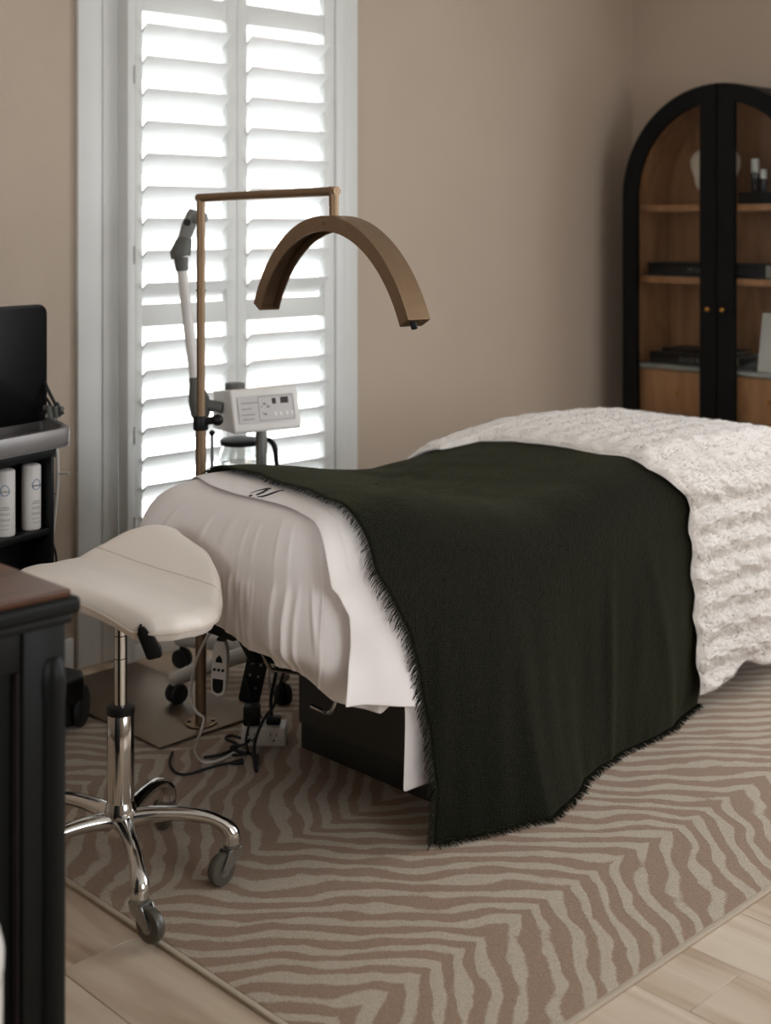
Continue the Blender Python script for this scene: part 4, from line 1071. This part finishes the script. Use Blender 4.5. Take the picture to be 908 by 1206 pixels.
# screen
sc = at(52, 420, 3.97)
Ts = frame((sc.x, sc.y, 0), r_, (0,0,1), None)
MB().prism(rrect(.50,.345,.03,cx=-.25,cy=1.043), -.014, .014, Ts).build('screen', 'gloss_black', mach, bevel=.004)
MB().box(-.30,-.20,.80,.95,-.05,-.016, Ts).build('screen_mount', 'black_plastic', mach, bevel=.004)
b = MB()
for px in (58, 66): b.tube([at(px,478,3.93), at(px+2,492,3.93)], .010, 10)
b.tube([at(52,480,3.95), at(74,482,3.93)], .008, 8)
b.build('handpiece_clip', 'dark_grey_plastic', mach, split=True)
b = MB(); b.tube([at(52,448,3.96), at(58,462,3.94), at(66,478,3.93), at(71,490,3.93)], .005, 8, smooth=4); b.tube([at(66,474,3.93), at(72,489,3.93)], [.006,.011], 8)
b.tube([at(52,466,3.96), at(58,474,3.94), at(62,484,3.93)], .004, 8, smooth=3)
b.build('handpiece_cable', 'black_rubber', mach)
b = MB(); b.tube([at(65,490,3.93), at(65,506,3.93)], .006, 8); b.tube([at(60,527,3.93), at(60,541,3.93)], .009, 10); b.tube([at(66,524,3.93), at(66,538,3.93)], .006, 10); b.ball(.008, tuple(at(61,541,3.92)), n=6)
b.build('metal_fitting', 'steel', mach, split=True)
b = MB(); b.tube([at(67,527,3.95), at(68,560,3.95), at(66,590,3.95), at(61,640,3.95)], .0055, 8, smooth=4); b.tube([at(58,558,3.95), at(81,557,3.95)], .004, 8); b.tube([at(53,545,3.97), at(54,640,3.97)], .004, 8)
b.build('white_tubing', 'white_cord', mach, split=True)
b = MB(); b.tube([at(60,558,3.94), at(62,574,3.94), at(64,581,3.94), at(67,582,3.94)], .0022, 6, smooth=3); b.build('thin_wire', 'print_grey', mach)
b = MB(); b.tube([at(50,571,3.86), at(57,575,3.86)], [.020,.012], 10); b.build('side_knob', 'black_plastic', mach)
b = MB(); b.tube([at(52,620,3.95), at(56,632,3.95), at(62,640,3.95), at(66,655,3.95), at(66,672,3.95)], .0035, 8, smooth=4); b.build('power_cable', 'black_rubber', mach)
# two white bottles
def serum(s, lab, turn):
    c = Tm @ Vector((-s, -.008, 0))
    t = thing('serum_bottle', lab, 'bottle', (c.x, c.y, .5855), math.radians(14.6), 'white bottles held in the facial machine')
    MB().lathe([(.024,0),(.027,.003),(.027,.176),(.026,.182),(.018,.186)], 32).build('bottle_body', 'white_plastic', t, world=False)
    # droplet ring wrapped round the front of the bottle
    def wrap(x, z, off=.0274): a = x/.027; return (off*math.sin(a+turn), -off*math.cos(a+turn), z)
    ring = []
    for k in range(41):
        a = 2*PI*k/40; rr = .0125*(1+0.32*max(0, math.sin(a))**5); ring.append(wrap(rr*math.cos(a), .128+rr*math.sin(a)))
    b = MB(); b.tube(ring, .0011, 5); b.build('droplet_emblem', 'print_blue', t, world=False)
    b = MB()
    for k, (z, w) in enumerate(((.083,.022),(.077,.028),(.066,.03),(.062,.026),(.050,.03),(.046,.028),(.034,.024),(.022,.02))):
        pts = [wrap(-w/2+w*q/6, z) for q in range(7)]; b.tube(pts, .0006 if k > 1 else .0009, 4)
    b.build('label_print', 'print_grey', t, world=False, kind='stuff')
    tx = text('lettering', 'hydrafacial', .0062, 'print_dark', t, T_((0.0274*math.sin(turn), -.0276*math.cos(turn), .127), turn, PI/2), world=False)
    return t
serum(.055, 'white cylindrical bottle with blue droplet emblem, nearer the tray corner and hose', -.18)
serum(.152, 'white cylindrical bottle with blue droplet emblem at the picture edge, farther from the hose', -.78)

# ------------------------------------------------------------------ dresser, front left
DX, DY, DZ = 1.125, 1.836, .878
dr = thing('dresser', 'dark painted dresser with worn wooden top beside the stool', 'dresser', (.65, 2.06, 0))
MB().box(-.25, DX-.012, DY+.012, DY+.455, DZ-.012, DZ).build('top', 'dresser_top', dr, bevel=.003)
b = MB(); b.box(-.26, DX, DY, DY+.465, DZ-.038, DZ-.0115); b.build('top_moulding', 'dresser', dr, bevel=.008, seg=3)
b = MB(); b.box(-.25, DX-.010, DY+.010, DY+.455, DZ-.054, DZ-.038); b.build('cornice', 'dresser', dr, bevel=.005)
b = MB(); bx1 = DX-.018
b.box(-.23, bx1-.004, DY+.040, DY+.44, .06, DZ-.054)
b.build('carcass', 'dresser', dr, bevel=.003)
b = MB(); b.box(bx1-.075, bx1, DY+.018, DY+.06, .06, DZ-.054); b.box(-.23, bx1-.075, DY+.022, DY+.05, DZ-.115, DZ-.054); b.box(-.23, bx1-.075, DY+.022, DY+.05, .06, .14)
b.build('front_frame', 'dresser', dr, bevel=.004, split=True)
b = MB(); b.box(bx1-.081, bx1-.074, DY+.026, DY+.05, .14, DZ-.115); b.build('worn_bead', 'dresser_wear', dr, bevel=.003, label='worn reddish bead')
b = MB(); Tc = T_((bx1-.022, DY+.022, 0)); b.lathe([(.012,.10),(.020,.11),(.020,.70),(.022,.74),(.018,.765),(.011,.775)], 16, Tc); b.build('corner_column', 'dresser', dr)
b = MB()
for x in (bx1-.05, -.18):
    for y in (DY+.06, DY+.40): b.box(x-.03, x+.03, y-.03, y+.03, 0, .06)
b.build('foot', 'dresser', dr, bevel=.004, split=True)
bn = thing('waste_bin', 'white lidded bin in front of the dark dresser, mostly out of view', 'bin', (.7575, 1.641, 0))
MB().lathe([(.092,0),(.104,.01),(.111,.44),(.111,.478)], 36).build('bin_body', 'white_plastic', bn, world=False)
MB().lathe([(.112,.486),(.113,.51),(.108,.532),(.092,.546),(.06,.552),(.0001,.553)], 36).build('lid', 'white_plastic', bn, world=False)
MB().lathe([(.108,.478),(.108,.486)], 36).build('lid_gap', 'dark_grey_plastic', bn, world=False)

# ------------------------------------------------------------------ arched cabinet on the right wall
XC, YCB, HWC = 5.08, 3.147, .495           # door front plane, centre, half width
ZSP = 1.572
cab = thing('arched_cabinet', 'black arched cabinet with glass doors and oak interior in the corner', 'cabinet', (5.25, YCB, 0))
def arch(hw_, zb, zs=ZSP, n=32, c=YCB):
    pts = [(c+hw_, zb)] + [(c+hw_*math.cos(PI*k/n), zs+hw_*math.sin(PI*k/n)) for k in range(n+1)] + [(c-hw_, zb)]
    return pts
Tc = frame((0,0,0), (0,1,0), (0,0,1), (1,0,0))        # (y, z, x)
b = MB(); b.ringprism(arch(HWC,.05), arch(HWC-.024,.05), XC+.026, XR-.004, Tc, closed=False); b.build('carcass', 'black_wood', cab, sharp=30)
MB().prism(arch(HWC-.025,.06), XR-.022, XR-.006, Tc).build('back_panel', 'cab_wood', cab)
b = MB(); b.ringprism(arch(HWC-.0245,.06), arch(HWC-.040,.06), XC+.032, XR-.023, Tc, closed=False); b.build('inner_lining', 'cab_wood', cab, sharp=30)
b = MB(); b.box(XC+.03, XR-.01, YCB-HWC+.001, YCB+HWC-.001, .05, .075); b.build('bottom_board', 'black_wood', cab)
for sy in (-1, 1):
    for xx in (XC+.05, XR-.07): MB().box(xx, xx+.05, YCB+sy*.44-.025, YCB+sy*.44+.025, 0, .05).build('foot', 'black_wood', cab, bevel=.003)
hi = HWC-.041
for z in (1.541, 1.217): MB().box(XC+.06, XR-.024, YCB-hi, YCB+hi, z-.030, z).build('shelf', 'cab_wood', cab, bevel=.002)
MB().box(XC+.045, XR-.024, YCB-hi, YCB+hi, .798, .818).build('marble_slab', 'marble', cab, bevel=.002, label='grey marble slab')
for z0, z1 in ((.60, .792), (.395, .592), (.19, .387)):
    for y0, y1 in ((YCB-hi+.002, YCB-.003), (YCB+.003, YCB+hi-.002)):
        dwr = MB().box(XC+.050, XC+.07, y0, y1, z0, z1).build('drawer', 'cab_wood', cab, bevel=.003)
        ym = (y0+y1)/2; b = MB(); b.tube([(XC+.050, ym, (z0+z1)/2), (XC+.036, ym, (z0+z1)/2)], [.005, .004], 10); b.ball(.010, (XC+.032, ym, (z0+z1)/2), n=8); b.build('knob', 'brass', dwr)
MB().box(XC+.07, XR-.024, YCB-hi, YCB+hi, .19, .796).build('drawer_case', 'cab_wood', cab)
# doors
for sy in (-1, 1):
    n = 24; HO, HI_ = HWC, HWC-.078; g = .004; st = .085
    outer = [(YCB+sy*HO, .06)]; inner = [(YCB+sy*HI_, .15)]
    for k in range(n+1):
        a = PI/2*k/n; outer.append((YCB+sy*max(g, HO*math.cos(a)), ZSP+HO*math.sin(a)))
        amax = math.acos(st/HI_); a2 = amax*k/n; inner.append((YCB+sy*HI_*math.cos(a2), ZSP+HI_*math.sin(a2)))
    outer += [(YCB+sy*g, .06)]; inner += [(YCB+sy*st, .15)]
    b = MB(); b.ringprism(outer, inner, XC, XC+.024, Tc); door = b.build('door', 'black_wood', cab, sharp=30)
    b = MB(); b.prism(inner if sy > 0 else inner[::-1], XC+.010, XC+.014, Tc); b.build('pane', 'cabinet_glass', door)
    yk = YCB+sy*.037; b = MB(); b.tube([(XC, yk, 1.083), (XC-.012, yk, 1.083)], [.006,.004], 10); b.ball(.0105, (XC-.016, yk, 1.083), n=8); b.build('knob', 'brass', door)

# contents of the cabinet
vs_ = thing('sculptural_vase', 'cream flattened vase with pointed foot on the top shelf', 'vase', (5.25, 3.257, 1.541))
b = MB(); prof = [(.035,0),(.045,.004),(.06,.03),(.095,.10),(.122,.17),(.124,.205),(.105,.235),(.07,.252),(.045,.256),(.040,.25),(.06,.243),(.08,.22)]
b.lathe(prof, 36, Matrix.Rotation(0, 4, 'Z') @ Matrix.Diagonal((.5, 1, 1, 1))); b.build('vase_body', 'ceramic', vs_, world=False)
b = MB(); lp = [(-.062*math.sqrt(max(0, 1-(0.9*math.cos(a))**2))-.001, .085*math.cos(a), .145+.088*math.sin(a)) for a in np.linspace(0, 2*PI, 41)]
b.tube(lp, .006, 8, cap=False); b.build('raised_rim', 'ceramic', vs_, world=False)
tr = thing('display_tray', 'low black box under two small bottles on the top shelf', 'tray', (5.235, 2.958, 1.541))
MB().box(-.06,.06,-.15,.142,0,.05).build('tray_box', 'black_wood', tr, bevel=.004, world=False)
MB().box(-.055,.055,-.145,.137,.0502,.053).build('tray_top', 'black_plastic', tr, bevel=.001, world=False)
def vial(y, s, lab, hh):
    t = thing('dropper_bottle', lab, 'bottle', (5.22, y, 1.5945), 0, 'small dark bottles on the black box')
    MB().lathe([(.015*s,0),(.017*s,.003),(.017*s,hh),(.012*s,hh+.004)], 20).build('bottle_body', 'bottle_dark', t, world=False)
    MB().lathe([(.012*s,hh+.0045),(.0165*s,hh+.0046),(.0165*s,hh*1.85),(.012*s,hh*1.87)], 20).build('cap', 'bottle_cap', t, world=False)
vial(3.040, 1.12, 'taller dark bottle with tall white cap on the black box', .078)
vial(3.000, .9, 'shorter dark bottle with small white cap on the black box', .052)
def book(name, lab, x0, x1, y0, y1, z, h, mcov, txt=None, ty=0, grp=None, pages=True):
    t = thing(name, lab, 'book', ((x0+x1)/2, (y0+y1)/2, z), 0, grp)
    b = MB(); b.box(x0, x1, y0, y1, z, z+.004); b.box(x0, x1, y0, y1, z+h-.004, z+h); b.box(x0, x0+.004, y0, y1, z+.004, z+h-.004)
    b.build('cover', mcov, t, bevel=.0012)
    MB().box(x0+.006, x1-.006, y0+.005, y1-.005, z+.0042, z+h-.0042).build('pages', 'card', t)
    if txt: text('lettering', txt, .034, 'print_pale', t, frame((x0-.0004, ty, z+h/2), (0,-1,0), (0,0,1), (-1,0,0)), spacing=1.5)
book('coffee_table_book', 'wide navy book lying on the middle shelf', 5.15, 5.38, 2.95, 3.55, 1.217, .062, 'navy', 'MIA', 3.30)
book('coffee_table_book', 'dark grey book lying on the marble slab', 5.16, 5.38, 3.13, 3.545, .818, .052, 'dark_cover', 'DIOR', 3.335)
book('coffee_table_book', 'thin black book on top of the dark grey book on the marble', 5.19, 5.37, 3.15, 3.50, .8702, .018, 'black_wood')
book('coffee_table_book', 'slate grey book end right of the door stiles on the marble', 5.20, 5.38, 3.005, 3.11, .818, .058, 'slate_cover')
cd = thing('white_card', 'leaning white card standing on the marble at the right', 'card', (5.20, 2.88, .818))
Tcd = frame((5.16, 2.925, .819), (0.12,-1,0), (.18,0.0,1))
MB().box(-.065, .20, 0, .255, -.004, .004, Tcd).build('card_face', 'card', cd, bevel=.001)
MB().box(-.02, .02, 0.0, .004, -.07, -.004, Tcd).build('easel_foot', 'card', cd)
